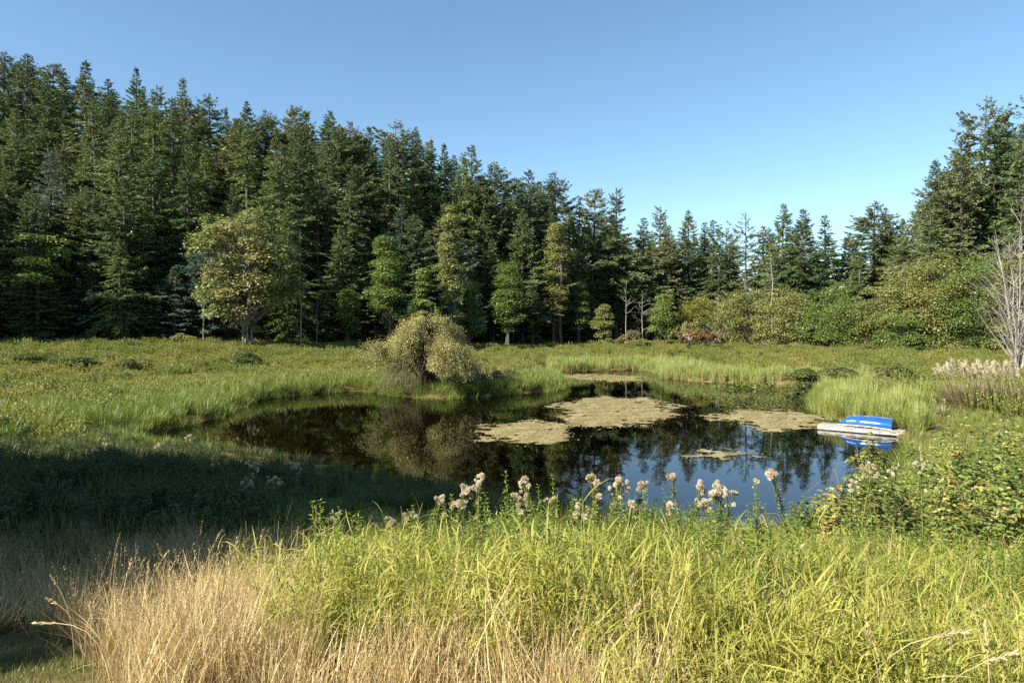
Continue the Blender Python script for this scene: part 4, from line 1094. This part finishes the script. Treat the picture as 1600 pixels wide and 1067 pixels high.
# drooping twigs from each head
hv = rng.uniform(0, .5, nh)
for k in range(nh):
    for q in range(36):
        a = rng.uniform(0, 2*PI); rr = rng.uniform(0.3, 1.3)
        p = heads[k]+np.array([rng.normal(0, .35), rng.normal(0, .35), rng.normal(0, .2)])
        out = np.array([heads[k][0]*0.35+rr*math.cos(a)*0.7, heads[k][1]*0.35+rr*math.sin(a)*0.7, 0])
        dr = rng.uniform(0.2, 1.7)*(0.4+0.6*min(1, heads[k][2]/4))
        t = np.linspace(0, 1, 5)[:, None]
        pth = p+out*t+np.array([0, 0, 0.35])*np.sin(t*PI)*0.9-np.array([0, 0, dr])*t**2
        if -0.9 < pth[-1, 0] < 1.5 and pth[-1, 1] < 0.3: pth[:, 2] = np.maximum(pth[:, 2], 1.35+0.5*rng.uniform())
        pth[:, 2] = np.maximum(pth[:, 2], 0.15)
        tw.tube(pth[[0, 2, 4]], [.012, .009, .004], 3, v=rng.uniform())
        nl = 52
        g = rng.uniform(0.05, 1, nl)
        pos = np.stack([np.interp(g*4, np.arange(5), pth[:, w]) for w in range(3)], axis=1)+rng.normal(0, .13, (nl, 3))
        D = rdir(nl); D[:, 2] -= 0.2
        lf.leaves(pos, D, rdir(nl)+np.array([[0, 0, .8]]), rng.uniform(.06, .15, nl), rng.uniform(.03, .06, nl), np.clip(hv[k]+rng.uniform(0, .5, nl), 0, 1))
# bare grey skirt of twigs on the sunny side
for q in range(150):
    x0_ = rng.uniform(-2.6, 0.2); p = np.array([x0_, rng.uniform(-1.6, -0.4), rng.uniform(1.3, 2.6)])
    e = np.array([x0_*1.25-rng.uniform(.2, 1.0), p[1]-rng.uniform(.3, 1.0), 0.1])
    tw.tube([p, (p+e)/2+np.array([-.1, -.1, .25]), e], [.012, .009, .005], 3, v=rng.uniform())
part('trunk', tb.mesh('trunk', M['dark_wood']), wr)
part('twig', tw.mesh('twig', M['brown_shrub']), wr)
part('foliage', lf.mesh('foliage', M['willow']), wr)
# low companion bush on the point
X, Y = (748-800)/F*50.0, 50.0
plant('shrub', broadleaf(1.9, 2.5, 0.0, 26, 5200, 0.10, 'brown_shrub', 'dark_wood', 3, 0.45, 0.7, 'dome'), (X, Y, hz(X, Y)), 'low tan brushy mound beside the golden willow on the point', 'shrub', names=('stem', 'foliage'))
X, Y = (720-800)/F*47.5, 47.5
plant('shrub', broadleaf(1.6, 1.6, 0.0, 18, 3000, 0.10, 'willow', 'dark_wood', 3, 0.45, 0.7, 'dome'), (X, Y, hz(X, Y)), 'small pale bush tucked against the golden willow on the point', 'shrub', names=('stem', 'foliage'))

# ------------------------------------------------------------------ on the water
def mat_poly(pl): return np.array([on_water(*p) for p in pl])
def float_mat(name, pls, label, n_per, size, mat, thr=0.0, soft=0.5, kindlab='weed mat'):
    mb = MB()
    for pl in pls:
        poly = mat_poly(pl)
        lo, hi = poly.min(axis=0)-1, poly.max(axis=0)+1
        n = int((hi-lo).prod()*n_per)
        x = rng.uniform(lo[0], hi[0], n); y = rng.uniform(lo[1], hi[1], n)
        d = sdf(x, y, poly)+1.5*soft*noise(x, y*0.55, 2.6, 5, 11)
        k = (d < rng.normal(0, 0.05, n)+0.25*rng.exponential(1.0, n)*(rng.uniform(0, 1, n) < .25)) & (noise(x, y, 1.1, 3, 13) > thr*np.ones(n)-0.6*(d < -1.2)) & (sdf(x, y) < -0.05)
        x, y = x[k], y[k]; n = len(x)
        a = rng.uniform(0, 2*PI, n)
        D = np.stack([np.cos(a), np.sin(a), rng.normal(0, .10, n)], axis=1)
        U = np.array([[0, 0, 1.0]])+rng.normal(0, .12, (n, 3))
        v = np.clip(0.5+0.35*noise(x, y, 1.5, 3, 14)+rng.normal(0, .18, n), 0, 1)
        st = 0.16 if n_per > 30 else 0.3
        ux = np.arange(lo[0], hi[0], st); uy = np.arange(lo[1], hi[1], st*1.3)
        UX, UY = np.meshgrid(ux, uy)
        UX = UX+rng.uniform(-.4, .4, UX.shape)*st; UY = UY+rng.uniform(-.4, .4, UY.shape)*st
        dd_ = sdf(UX, UY, poly)+1.5*soft*noise(UX, UY*0.55, 2.6, 5, 11)
        okv = (dd_ < 0) & (noise(UX, UY, 1.1, 3, 13) > thr+0.0-0.75*(dd_ < -0.7)+rng.normal(0, .14, UX.shape)) & (sdf(UX, UY) < -0.05)
        kx = len(ux); ii = np.arange(len(uy)-1)[:, None]*kx+np.arange(kx-1)[None, :]
        okc = okv[:-1, :-1] & okv[1:, 1:]
        T1 = np.stack([ii, ii+1, ii+kx+1], axis=-1)[okc & okv[:-1, 1:]]; T2 = np.stack([ii, ii+kx+1, ii+kx], axis=-1)[okc & okv[1:, :-1]]
        if len(T1) and thr < 0:
            vv = np.clip(0.5+0.4*noise(UX, UY, 1.5, 3, 14)+rng.normal(0, .15, UX.shape), 0, 1).ravel()
            mb.add(np.stack([UX, UY, 0.008+rng.uniform(0, .012, UX.shape)], axis=-1), np.concatenate([T1, T2]), vv)
        mb.leaves(np.stack([x, y, rng.uniform(.006, .03, n)], axis=1), D, U, size*rng.uniform(.6, 1.4, n), size*rng.uniform(.5, 1, n), v, .5, 0.05)
    o = part(name, mb.mesh(name, M[mat]))
    tag(o, label, kindlab, 'mats floating on the pond')
    return o
float_mat('weed_mat', [[(855, 634), (905, 622), (960, 619), (1020, 622), (1062, 634), (1050, 642), (1076, 648), (1050, 655), (1010, 662), (985, 670), (940, 668), (900, 664), (855, 656), (880, 646)],
                       [(722, 672), (765, 664), (830, 658), (890, 656), (912, 682), (870, 693), (820, 696), (755, 688)]],
          'largest tan weed mat floating in the middle of the pond', 70, 0.10, 'mat_weed', -0.30)
float_mat('weed_mat', [[(1100, 650), (1135, 641), (1215, 640), (1285, 648), (1298, 660), (1255, 675), (1215, 676), (1160, 666)]], 'olive weed mat reaching to the dock with the blue boat', 70, 0.10, 'mat_weed', -0.34)
float_mat('weed_mat', [[(862, 586), (930, 584), (1003, 588), (1008, 596), (960, 597), (890, 593)]], 'thin tan weed mat in the far arm of the pond', 25, 0.2, 'mat_weed', -0.4)
float_mat('weed_mat', [[(1068, 713), (1105, 701), (1160, 699), (1200, 709), (1155, 718), (1095, 719)]], 'small broken brown weed mat nearest the thistles', 80, 0.08, 'mat_weed', -0.05)
float_mat('duckweed_film', [[(1040, 597), (1150, 601), (1262, 606), (1266, 640), (1150, 642), (1090, 622)]], 'thin green film of duckweed along the far reeds', 34, 0.12, 'duckweed', 0.05, 1.0, 'duckweed')
# floating leaves by the far shore
mb = MB(); n_ = 260
c = np.array(on_water(1170, 607))
P = np.stack([c[0]+rng.normal(0, 1.3, n_), c[1]+rng.normal(0, 0.9, n_), rng.uniform(.02, .3, n_)], axis=1)
D = rdir(n_); D[:, 2] = np.abs(D[:, 2])*0.5
mb.leaves(P, D, np.array([[0, 0, 1.0]])+rng.normal(0, .3, (n_, 3)), .28, .2, rng.uniform(0, 1, n_))
lp_ = empty('lily_patch', (0, 0, 0)); tag(lp_, 'raft of green water lily leaves near the far reeds', 'water lilies'); part('leaves', mb.mesh('leaves', M['lily']), lp_)

# ------------------------------------------------------------------ floating dock and upturned boat
M['board'] = plain_mat('weathered_white_board', (0.47, 0.43, 0.36), (0.72, 0.67, 0.58), 5.0, 0.7, 0.2, (1, 6, 6))
M['deck'] = plain_mat('weathered_deck', (0.20, 0.17, 0.14), (0.42, 0.36, 0.30), 4.0, 0.8, 0.2, (6, 1, 6))
M['blue_hull'] = plain_mat('blue_plastic', (0.010, 0.070, 0.27), (0.020, 0.100, 0.33), 2.0, 0.22, 0.5, (1, 1, 1), 0.3)
M['white_trim'] = plain_mat('white_trim', (0.62, 0.64, 0.66), (0.8, 0.8, 0.8), 4.0, 0.4)
M['dark_void'] = plain_mat('dark_timber', (0.03, 0.026, 0.022), (0.06, 0.05, 0.045), 4.0, 0.9)
A = np.array([14.42, 32.2]); B = np.array([17.35, 29.85])
u2 = (B-A)/np.linalg.norm(B-A); ang = math.atan2(u2[1], u2[0])
DL, DW = 3.55, 1.45                           # local x runs along the dock, local y to the back
dock = empty('floating_dock', (A[0], A[1], 0.0), ang)
tag(dock, 'weathered white floating dock under the upturned blue boat', 'dock')
npl = 22
for k in range(npl):
    w = DL/npl
    mb = MB(); mb.box((k*w+0.008, 0.02, 0.196+rng.uniform(0, .006)), ((k+1)*w-0.008, DW-0.02, 0.226+rng.uniform(0, .006)))
    part('plank', mb.mesh('plank', M['deck']), dock)
for yy in (0.0, DW-0.04):
    mb = MB(); mb.box((0, yy-0.03, 0.02), (DL, yy+0.012, 0.135)); part('side_board', mb.mesh('side_board', M['board']), dock)
    mb = MB(); mb.box((0, yy-0.03, 0.165), (DL, yy+0.012, 0.194)); part('top_rail', mb.mesh('top_rail', M['board']), dock)
    for k in range(7):
        c0 = k*(DL-0.28)/6
        mb = MB(); mb.box((c0, yy-0.026, 0.1365), (c0+0.28, yy+0.010, 0.1635)); part('spacer_block', mb.mesh('spacer_block', M['board']), dock)
for xx in (0.0, DL-0.04):
    mb = MB(); mb.box((xx+0.002, 0.02, 0.02), (xx+0.038, DW-0.06, 0.19)); part('end_board', mb.mesh('end_board', M['board']), dock)
mb = MB()
for k in range(3): mb.box((0.25+k*1.15, 0.15, -0.14), (1.1+k*1.15, DW-0.2, 0.12))
part('float_block', mb.mesh('float_block', M['dark_void']), dock)['kind'] = 'stuff'
# boat
boat = empty('dinghy', (*(A+u2*0.72+np.array([-u2[1], u2[0]])*0.66), 0.235), ang)
tag(boat, 'blue dinghy lying upside down on the floating dock', 'boat')
BL, BB, BH = 2.35, 0.58, 0.47
ns, nc = 26, 22
S_ = np.linspace(0, 1, ns)                     # 0 bow .. 1 stern
def half(s): return BB*np.interp(s, [0, .06, .2, .45, .8, 1], [.10, .34, .68, .96, 1.0, .93])
def keel(s): return BH*np.interp(s, [0, .08, .17, .28, .4, .7, 1], [.12, .44, .76, .95, 1.0, 1.0, .93])
def sheer(s): return 0.02+0.07*np.sin(np.clip(s, 0, 1)*PI)**0.8
c_ = np.linspace(0, PI, nc)
V = []
for s in S_:
    hw, kh, sh = half(s), keel(s), sheer(s)
    yy = hw*np.sign(np.cos(c_))*np.abs(np.cos(c_))**0.62
    zz_ = sh+(kh-sh)*np.abs(np.sin(c_))**0.75
    V.append(np.stack([np.full(nc, s*BL-0.03*(np.sin(c_)*(s > .99))), yy, zz_], axis=1))
V = np.array(V)
i = np.arange(ns-1)[:, None]*nc+np.arange(nc-1)[None, :]
Q = np.stack([i, i+1, i+nc+1, i+nc], axis=-1).reshape(-1, 4)
mb = MB(); mb.add(V, Q)
part('hull', mb.mesh('hull', M['blue_hull'], True), boat)
mb = MB()
rim = V[-1]; cen_ = rim.mean(axis=0)
mb.add(np.concatenate([rim*np.array([1, .995, .995])+np.array([.002, 0, 0]), [cen_+np.array([.002, 0, -.06])]]), [(k, k+1, nc) for k in range(nc-1)]+[(nc-1, 0, nc)])
part('transom', mb.mesh('transom', M['blue_hull']), boat)
for sd in (0, -1):
    pth = V[:, sd, :]+np.array([0, (0.018 if sd == 0 else -0.018), -0.008])
    mb = MB(); mb.tube(pth, 0.022, 6); part('gunwale', mb.mesh('gunwale', M['white_trim'], True), boat)
mb = MB()
for off in (0.0,):
    kk = [int(round((0.5+off/BB*0.32)*(nc-1)))]
    pth = V[4:, kk[0], :]+np.array([0, 0, .006])
    mb.tube(pth, 0.016, 5)
part('keel_strip', mb.mesh('keel_strip', M['blue_hull'], True), boat)
# white lettering too small to read, on the side facing the bank
mb = MB()
jj = nc-3
def side_pt(s, q):
    f = s*(ns-1); i0 = int(f); w = f-i0
    g = q; j0 = int(g); w2 = g-j0
    p = (V[i0, j0]*(1-w)+V[i0+1, j0]*w)*(1-w2)+(V[i0, j0+1]*(1-w)+V[i0+1, j0+1]*w)*w2
    return p
s = 0.20
for ch in range(9):
    wd = rng.uniform(0.012, 0.018)
    hgt = (0.0, 1.5) if ch in (0, 4) else (0.15, 1.15)
    a0 = [side_pt(s, nc-3.1-hgt[0]), side_pt(s+wd, nc-3.1-hgt[0]), side_pt(s+wd, nc-3.1-hgt[1]), side_pt(s, nc-3.1-hgt[1])]
    nrm = np.cross(a0[1]-a0[0], a0[3]-a0[0]); nrm /= np.linalg.norm(nrm)
    if nrm[1] > 0: nrm = -nrm
    fr_ = np.array(a0)+nrm*0.008; bk = np.array(a0)+nrm*0.001
    mb.add(np.concatenate([fr_, bk]), [(0, 1, 2, 3), (4, 7, 6, 5), (0, 4, 5, 1), (1, 5, 6, 2), (2, 6, 7, 3), (3, 7, 4, 0)])
    s += wd+0.006
part('lettering', mb.mesh('lettering', M['white_trim']), boat)

# ------------------------------------------------------------------ plume grass by the dead tree
def plume_clump(xp, Y, ht, nleaf, npl, label, wide):
    X, Y, z = at_px(xp, Y)
    r = empty('plume_grass', (X, Y, z)); tag(r, label, 'plume grass', 'plume grass clumps', 'thing')
    mb = MB()
    a = rng.uniform(0, 2*PI, nleaf); rr = wide*0.5*np.sqrt(rng.uniform(0, 1, nleaf))
    P = np.stack([rr*np.cos(a), rr*np.sin(a), np.zeros(nleaf)], axis=1)
    mb.blades(P, a+rng.normal(0, .5, nleaf), np.abs(rng.normal(.25, .2, nleaf)), rng.uniform(.3, 1.9, nleaf), rng.uniform(.6, 1.0, nleaf)*ht*0.8, .018, rng.uniform(0, 1, nleaf), 5)
    part('leaves', mb.mesh('leaves', M['plume_leaf']), r)
    for k in range(npl):
        a = rng.uniform(0, 2*PI); b = wide*0.4*math.sqrt(rng.uniform())
        p = np.array([b*math.cos(a), b*math.sin(a), 0]); h = ht*rng.uniform(.85, 1.08)
        e = p*1.9+np.array([-0.25+rng.normal(0, .15), rng.normal(0, .1), h])
        t = np.linspace(0, 1, 5)[:, None]
        pth = p*(1-t)+e*t+np.array([0, 0, .12*h])*np.sin(t*PI)
        sm = MB(); sm.tube(pth, [.008, .008, .007, .006, .003], 4, v=.4)
        st_ = part('stem', sm.mesh('stem', M['stalk']), r)
        pm = MB(); nf = 150
        g = rng.uniform(.74, 1, nf)
        pos = np.stack([np.interp(g*4, np.arange(5), pth[:, w]) for w in range(3)], axis=1)
        ax = unit(pth[-1]-pth[-2])
        D = ax+rng.normal(0, .38, (nf, 3))
        pm.leaves(pos, D, rdir(nf), rng.uniform(.10, .22, nf)*ht/2.2, .018, np.clip(.2+rng.uniform(0, .8, nf), 0, 1), .5)
        part('plume', pm.mesh('plume', M['plume']), st_)
plume_clump(1512, 37, 2.45, 900, 26, 'brownish plume grass clump with its crest of pale plumes, away from the dead tree', 2.0)
plume_clump(1550, 36.2, 2.4, 800, 24, 'middle clump of pale pinkish plume grass', 1.6)
plume_clump(1592, 35.5, 2.45, 800, 14, 'greener plume grass clump right under the dead tree', 1.7)
plume_clump(1470, 34.0, 1.0, 160, 2, 'small lone tuft with two pale plumes in the reeds', 0.6)

# ------------------------------------------------------------------ bramble thicket
def leaf3_mesh(sz):
    """one bramble leaf: three folded leaflets"""
    mb = MB()
    v = rng.uniform(0, 1)
    for az, L in ((0, 1.0), (1.15, .8), (-1.15, .8)):
        D = np.array([[math.cos(az), math.sin(az), -0.12]])
        for sg in (-1, 1):
            d = D[0]/np.linalg.norm(D[0]); sd = np.array([-d[1], d[0], 0])*sg
            p0 = np.zeros(3)
            pts = [p0, p0+d*.30*L*sz+sd*.22*L*sz+np.array([0, 0, .07*sz]), p0+d*.62*L*sz+sd*.24*L*sz+np.array([0, 0, .06*sz]), p0+d*L*sz+np.array([0, 0, -.10*sz]), p0+d*.5*L*sz]
            f = [(0, 1, 4), (1, 2, 4), (2, 3, 4)]
            mb.add(pts, f if sg < 0 else [q[::-1] for q in f], v, .5)
    return mb
LEAF3 = []
for k in range(6):
    LEAF3.append(leaf3_mesh(0.085).mesh('leaf', M['bramble']))
M['cane'] = plain_mat('bramble_cane', (0.14, 0.09, 0.04), (0.20, 0.16, 0.06), 6.0, 0.6)
def bramble(cx, cyy, rx, ry, ztop, nleaf, nsingle, label, ncane=16):
    z = hz(cx, cyy); h = ztop-z
    r = empty('bramble_bush', (cx, cyy, z)); tag(r, label, 'bramble', 'bramble bushes by the water')
    cb = MB()
    for k in range(ncane):
        a = rng.uniform(0, 2*PI); t = np.linspace(0, 1, 7)[:, None]
        e = np.array([rx*1.0*math.cos(a), ry*1.0*math.sin(a), rng.uniform(.1, .5)*h])
        p = np.array([rng.normal(0, rx*.3), rng.normal(0, ry*.3), 0])
        cb.tube(p*(1-t)+e*t+np.array([0, 0, h*.75])*np.sin(np.clip(t*PI*.85, 0, PI))*rng.uniform(.6, 1.0), np.linspace(.007, .003, 7), 4)
    part('cane', cb.mesh('cane', M['cane']), r)['kind'] = 'stuff'
    # lumpy dome of leaves
    N = nleaf*3
    a = rng.uniform(0, 2*PI, N); q = np.sqrt(rng.uniform(0, 1, N))
    x = rx*q*np.cos(a); y = ry*q*np.sin(a)
    lump = 0.66+0.55*noise(x+cx, y+cyy, 1.3, 3, 15)
    top = h*np.sqrt(np.clip(1-q**2.6, 0, 1))*lump+0.1
    dep = np.abs(rng.normal(0, .2, N))+rng.exponential(.14, N)-rng.exponential(.05, N)
    zz_ = np.maximum(top-dep, .04)
    gz = height(x+cx, y+cyy)-z
    P = np.stack([x, y, zz_+gz], axis=1)[:nleaf*2]
    n2 = len(P)
    az = rng.uniform(0, 2*PI, n2)
    D = np.stack([np.cos(az), np.sin(az), rng.normal(-.1, .35, n2)], axis=1)
    U = np.array([[0, -.25, 1.0]])+rng.normal(0, .45, (n2, 3))
    lb = MB()
    v = np.clip(.42+.4*noise(P[:, 0]+cx, P[:, 1]+cyy, 1.8, 3, 16)+rng.normal(0, .2, n2), 0, 1)
    dz = np.array([0.0, 1.1, -1.1])
    for w in dz:
        Dw = np.stack([D[:, 0]*math.cos(w)-D[:, 1]*math.sin(w), D[:, 0]*math.sin(w)+D[:, 1]*math.cos(w), D[:, 2]], axis=1)
        lb.leaves(P, Dw, U, rng.uniform(.045, .085, n2), rng.uniform(.034, .06, n2), v, .5, .08)
    part('foliage', lb.mesh('foliage', M['bramble']), r)['kind'] = 'stuff'
    # the leaves that can be picked out one by one, on the side towards the bank
    sc_ = P[:, 2]*1.0-P[:, 1]*0.6+rng.normal(0, .25, n2)
    for k in np.argsort(-sc_)[:nsingle]:
        o = part('leaf', LEAF3[int(rng.integers(6))], r, P[k]+np.array([0, 0, .05]), (rng.normal(0, .35), rng.normal(.1, .35), rng.uniform(0, 2*PI)))
        s_ = rng.uniform(.8, 1.35); o.scale = (s_, s_, s_)
bramble(7.9, 12.6, 2.4, 1.9, 2.65, 4600, 120, 'widest bramble mound at the water with reddish canes showing')
bramble(11.4, 14.4, 3.0, 2.6, 3.05, 4800, 70, 'tallest bramble mound at the outer edge of the bank')
bramble(5.55, 11.2, 1.0, 0.8, 2.55, 900, 60, 'bramble spray leaning out over the pond below the boat')
bramble(7.4, 10.2, 1.6, 1.1, 2.6, 2100, 60, 'dark shaded bramble hollow behind the green grass')
bramble(4.7, 11.3, 0.8, 0.6, 1.95, 380, 40, 'small bramble tuft at the tip of the thicket over open water')
bramble(6.95, 13.3, 0.45, 0.4, 3.0, 260, 40, 'upright bramble shoot standing against the floating dock', 7)

# ------------------------------------------------------------------ thistles gone to seed
def fluff_mesh(rad):
    mb = MB(); n = 260
    D = rdir(n); D[:, 2] = D[:, 2]*0.8+0.25; D = unit(D)
    P = np.zeros((n, 3))+rng.normal(0, .12*rad, (n, 3))
    T = rdir(n)
    L = rad*rng.uniform(.7, 1.15, n)
    S_2 = unit(np.cross(D, T))*rad*.085
    V_ = np.stack([P, P+D*L[:, None]+S_2, P+D*L[:, None]*1.05-S_2], axis=1).reshape(-1, 3)
    i_ = np.arange(n)*3
    mb.add(V_, np.stack([i_, i_+1, i_+2], axis=1), np.repeat(rng.uniform(0, 1, n), 3), np.tile([0, 1, 1], n))
    mb.tube([(0, 0, -1.0*rad), (0, 0, -.5*rad), (0, 0, .1*rad)], [.12*rad, .33*rad, .25*rad], 5, .1)
    return mb.mesh('seed_head', M['fluff'])
FL = [fluff_mesh(r_) for r_ in (.030, .027, .033, .022, .029)]
def thistle(xp, yp, Y, nhead, label, spread=.07, scale=1.0):
    tip = px(xp, yp, Y)
    z0 = hz(tip[0], tip[1]); h = tip[2]-z0
    r = empty('thistle', (tip[0], tip[1], z0)); tag(r, label, 'thistle', 'thistles gone to seed along the bank')
    sm = MB(); lm = MB()
    top = np.array([0, 0, h])
    base = np.array([rng.normal(0, .20), rng.normal(0, .15), 0])
    mid = (base+top)/2+rng.normal(0, .03, 3)
    fork = base*.15+top*.85+rng.normal(0, .01, 3)
    sm.tube([base, mid, fork], [.009, .008, .006], 5, .4)
    hp = []
    nhead = int(nhead*1.5+1)
    for k in range(nhead):
        a = rng.uniform(0, 2*PI); q = spread*math.sqrt(rng.uniform())*(1 if k else 0)
        p = top+np.array([1.35*q*math.cos(a), q*math.sin(a), -abs(rng.normal(0, spread*.9))-q*.2])
        st_ = fork-np.array([0, 0, rng.uniform(0, .12*h)])
        sm.tube([st_, (st_+p)/2+np.array([0, 0, -.01]), p], [.004, .003, .0025], 3, .5)
        hp.append(p)
    nl = int(70+h*110)
    f = rng.uniform(.12, 1, nl)
    pos = base+(fork-base)*f[:, None]
    az = rng.uniform(0, 2*PI, nl)
    D = np.stack([np.cos(az), np.sin(az), rng.normal(.35, .3, nl)], axis=1)
    lm.leaves(pos, D, np.array([[0, 0, 1.0]])+rng.normal(0, .3, (nl, 3)), (.17-.11*f)*rng.uniform(.6, 1.2, nl), .018, np.clip(rng.uniform(0, 1, nl), 0, 1), .5)
    stem_o = part('stem', sm.mesh('stem', M['thistle_leaf']), r)
    part('foliage', lm.mesh('foliage', M['thistle_leaf']), r)
    for p in hp:
        p = p-np.array([0, 0, rng.exponential(.035)])
        s_ = scale*rng.uniform(.45, 1.12)
        part('seed_head', FL[int(rng.integers(5))], r, p, (rng.normal(0, .5), rng.normal(0, .5), rng.uniform(0, 6)), (s_, s_, s_))
TH = [(688, 772, 7.6, 6, .05, 'lone round thistle cluster at the shady end of the sunlit row'), (728, 757, 7.4, 8, .06, 'thistle cluster just below the highest head over the dark water'),
      (748, 741, 7.3, 8, .06, 'high thistle cluster over the dark middle of the pond'), (716, 778, 7.0, 5, .05, 'low thistle cluster squeezed between the lone round head and the high cluster'),
      (820, 742, 7.5, 5, .04, 'slim thistle with a small tight head over the dark water'), (812, 766, 7.2, 7, .06, 'low wide thistle head under the slim tight one'),
      (860, 772, 6.8, 4, .05, 'browned thistle head half hidden beside a leafy shoot'), (926, 736, 7.2, 9, .055, 'tall stacked thistle head at the edge of the sky reflection'),
      (966, 747, 7.0, 10, .075, 'broad thistle head beside the tall stacked one'), (905, 786, 6.6, 8, .08, 'wide low thistle spray in front of the stacked head'),
      (987, 782, 6.4, 2, .015, 'single small round thistle head below the broad one'), (1004, 750, 7.2, 4, .04, 'yellowing thistle beside a leafy shoot before the sky reflection'),
      (1048, 737, 7.6, 5, .045, 'straight thistle with one bright head above the sky reflection'), (1046, 785, 6.7, 3, .04, 'short thistle with few heads low before the sky reflection'),
      (1094, 752, 7.2, 6, .055, 'thin thistle with scattered heads before the largest fluffy one'), (1122, 752, 7.0, 12, .065, 'largest fluffy white thistle head over the sky reflection'),
      (1142, 762, 6.9, 6, .05, 'lower lobe of thistle fluff leaning from the largest one'), (1180, 744, 7.4, 3, .025, 'small round thistle head second from the bramble'),
      (1204, 731, 7.6, 9, .05, 'tall brownish thistle head nearest the bramble'), (1100, 776, 6.6, 4, .05, 'greyish low thistle under the thin one'),
      (520, 800, 8.2, 6, .07, 'isolated flat thistle spray over the shaded grass'), (586, 806, 8.0, 4, .05, 'pale thistle tuft beside the isolated flat spray'), (610, 802, 7.9, 6, .06, 'thistle tuft in the middle of three over the shade'),
      (640, 796, 7.8, 6, .06, 'thistle tuft at the bright end of three over the shade'), (1358, 722, 9.4, 10, .09, 'white thistle fluff caught on the top of the bramble'), (1440, 716, 10.5, 8, .09, 'pale thistle fluff deeper in the bramble'),
      (1332, 748, 9.0, 6, .06, 'small thistle tuft low on the bramble front'), (1395, 722, 9.8, 4, .06, 'faded thistle tuft between the two fluffs on the bramble'),
      (396, 720, 16, 12, .16, 'grey thistle in the shade, topmost of the shaded clump'), (428, 742, 15.5, 12, .15, 'grey thistle in the shade towards the pond'), (390, 748, 15, 12, .17, 'widest grey thistle in the shaded clump'),
      (466, 722, 17, 8, .10, 'slender shaded thistle at the end of the clump by the water'), (165, 690, 24, 7, .14, 'pale thistle head in the sunlit bank shrubs'), (250, 690, 23, 6, .12, 'pale thistle head by the tip of the inlet'),
      (296, 678, 25, 8, .14, 'pinkish thistle on the bank of the inlet')]
for (xp, yp, Y, nh_, sp, lab) in TH:
    thistle(xp, yp, Y, nh_, lab, sp, 1.0 if Y < 12 else 1.5)

# ------------------------------------------------------------------ single tall grass stalks with seed spikes
ST = [(187, 835, 5.6, .30), (182, 868, 5.2, .1), (205, 875, 4.9, -.1), (262, 862, 4.8, .3), (232, 880, 4.7, .1), (272, 858, 5.0, -.2), (345, 830, 5.4, .4), (370, 842, 5.0, .15), (466, 825, 5.5, .05), (522, 812, 5.8, .0),
      (436, 855, 5.0, -.15), (408, 862, 4.6, -.2), (494, 790, 6.0, .1), (508, 826, 5.6, .0), (80, 900, 4.6, -.4), (75, 935, 4.3, -.5), (140, 945, 3.9, -.3), (148, 960, 3.7, .1), (55, 973, 3.6, -1.0), (225, 873, 4.8, .25), (305, 900, 4.2, .1),
      (1035, 815, 4.6, -.4), (1140, 838, 4.4, -.7), (1000, 942, 3.0, .5), (1355, 985, 2.9, -.2), (1520, 985, 2.7, .8), (1585, 1020, 2.6, .6), (1540, 975, 2.8, .1)]
DES = ['upright', 'leaning', 'thin', 'arching', 'pale', 'tall', 'short']
for k, (xp, yp, Y, ln) in enumerate(ST):
    tip = px(xp, yp, Y); bx, by = tip[0]-ln*.45, tip[1]+rng.normal(0, .12)
    z0 = hz(bx, by); h = tip[2]-z0
    r = empty('grass_stalk', (bx, by, z0))
    area = 'shaded grass' if xp < 560 else 'green grass'
    tag(r, 'grass stalk with a pale seed spike, %s from the lawn corner, over %s' % (ORD[min(29, sorted(q[0] for q in ST).index(xp))], area), 'grass stalk', 'seeding grass stalks')
    t = np.linspace(0, 1, 8)[:, None]
    e = np.array([tip[0]-bx, tip[1]-by, h])
    pth = np.array([e[0], e[1], 0])*t**2+np.array([0, 0, h])*t+np.array([0, 0, abs(ln)*.16])*np.sin(t*PI)
    sm = MB(); sm.tube(pth, np.linspace(.0035, .0018, 8), 4, .5)
    part('stem', sm.mesh('stem', M['stalk']), r)
    pm = MB(); nf = 60
    g = rng.uniform(.84, 1, nf)
    pos = np.stack([np.interp(g*7, np.arange(8), pth[:, w]) for w in range(3)], axis=1)
    ax = unit(pth[-1]-pth[-2])
    pm.leaves(pos, ax+rng.normal(0, .22, (nf, 3)), rdir(nf), rng.uniform(.018, .034, nf), .006, rng.uniform(.3, 1, nf), .5)
    part('seed_head', pm.mesh('seed_head', M['stalk']), r)
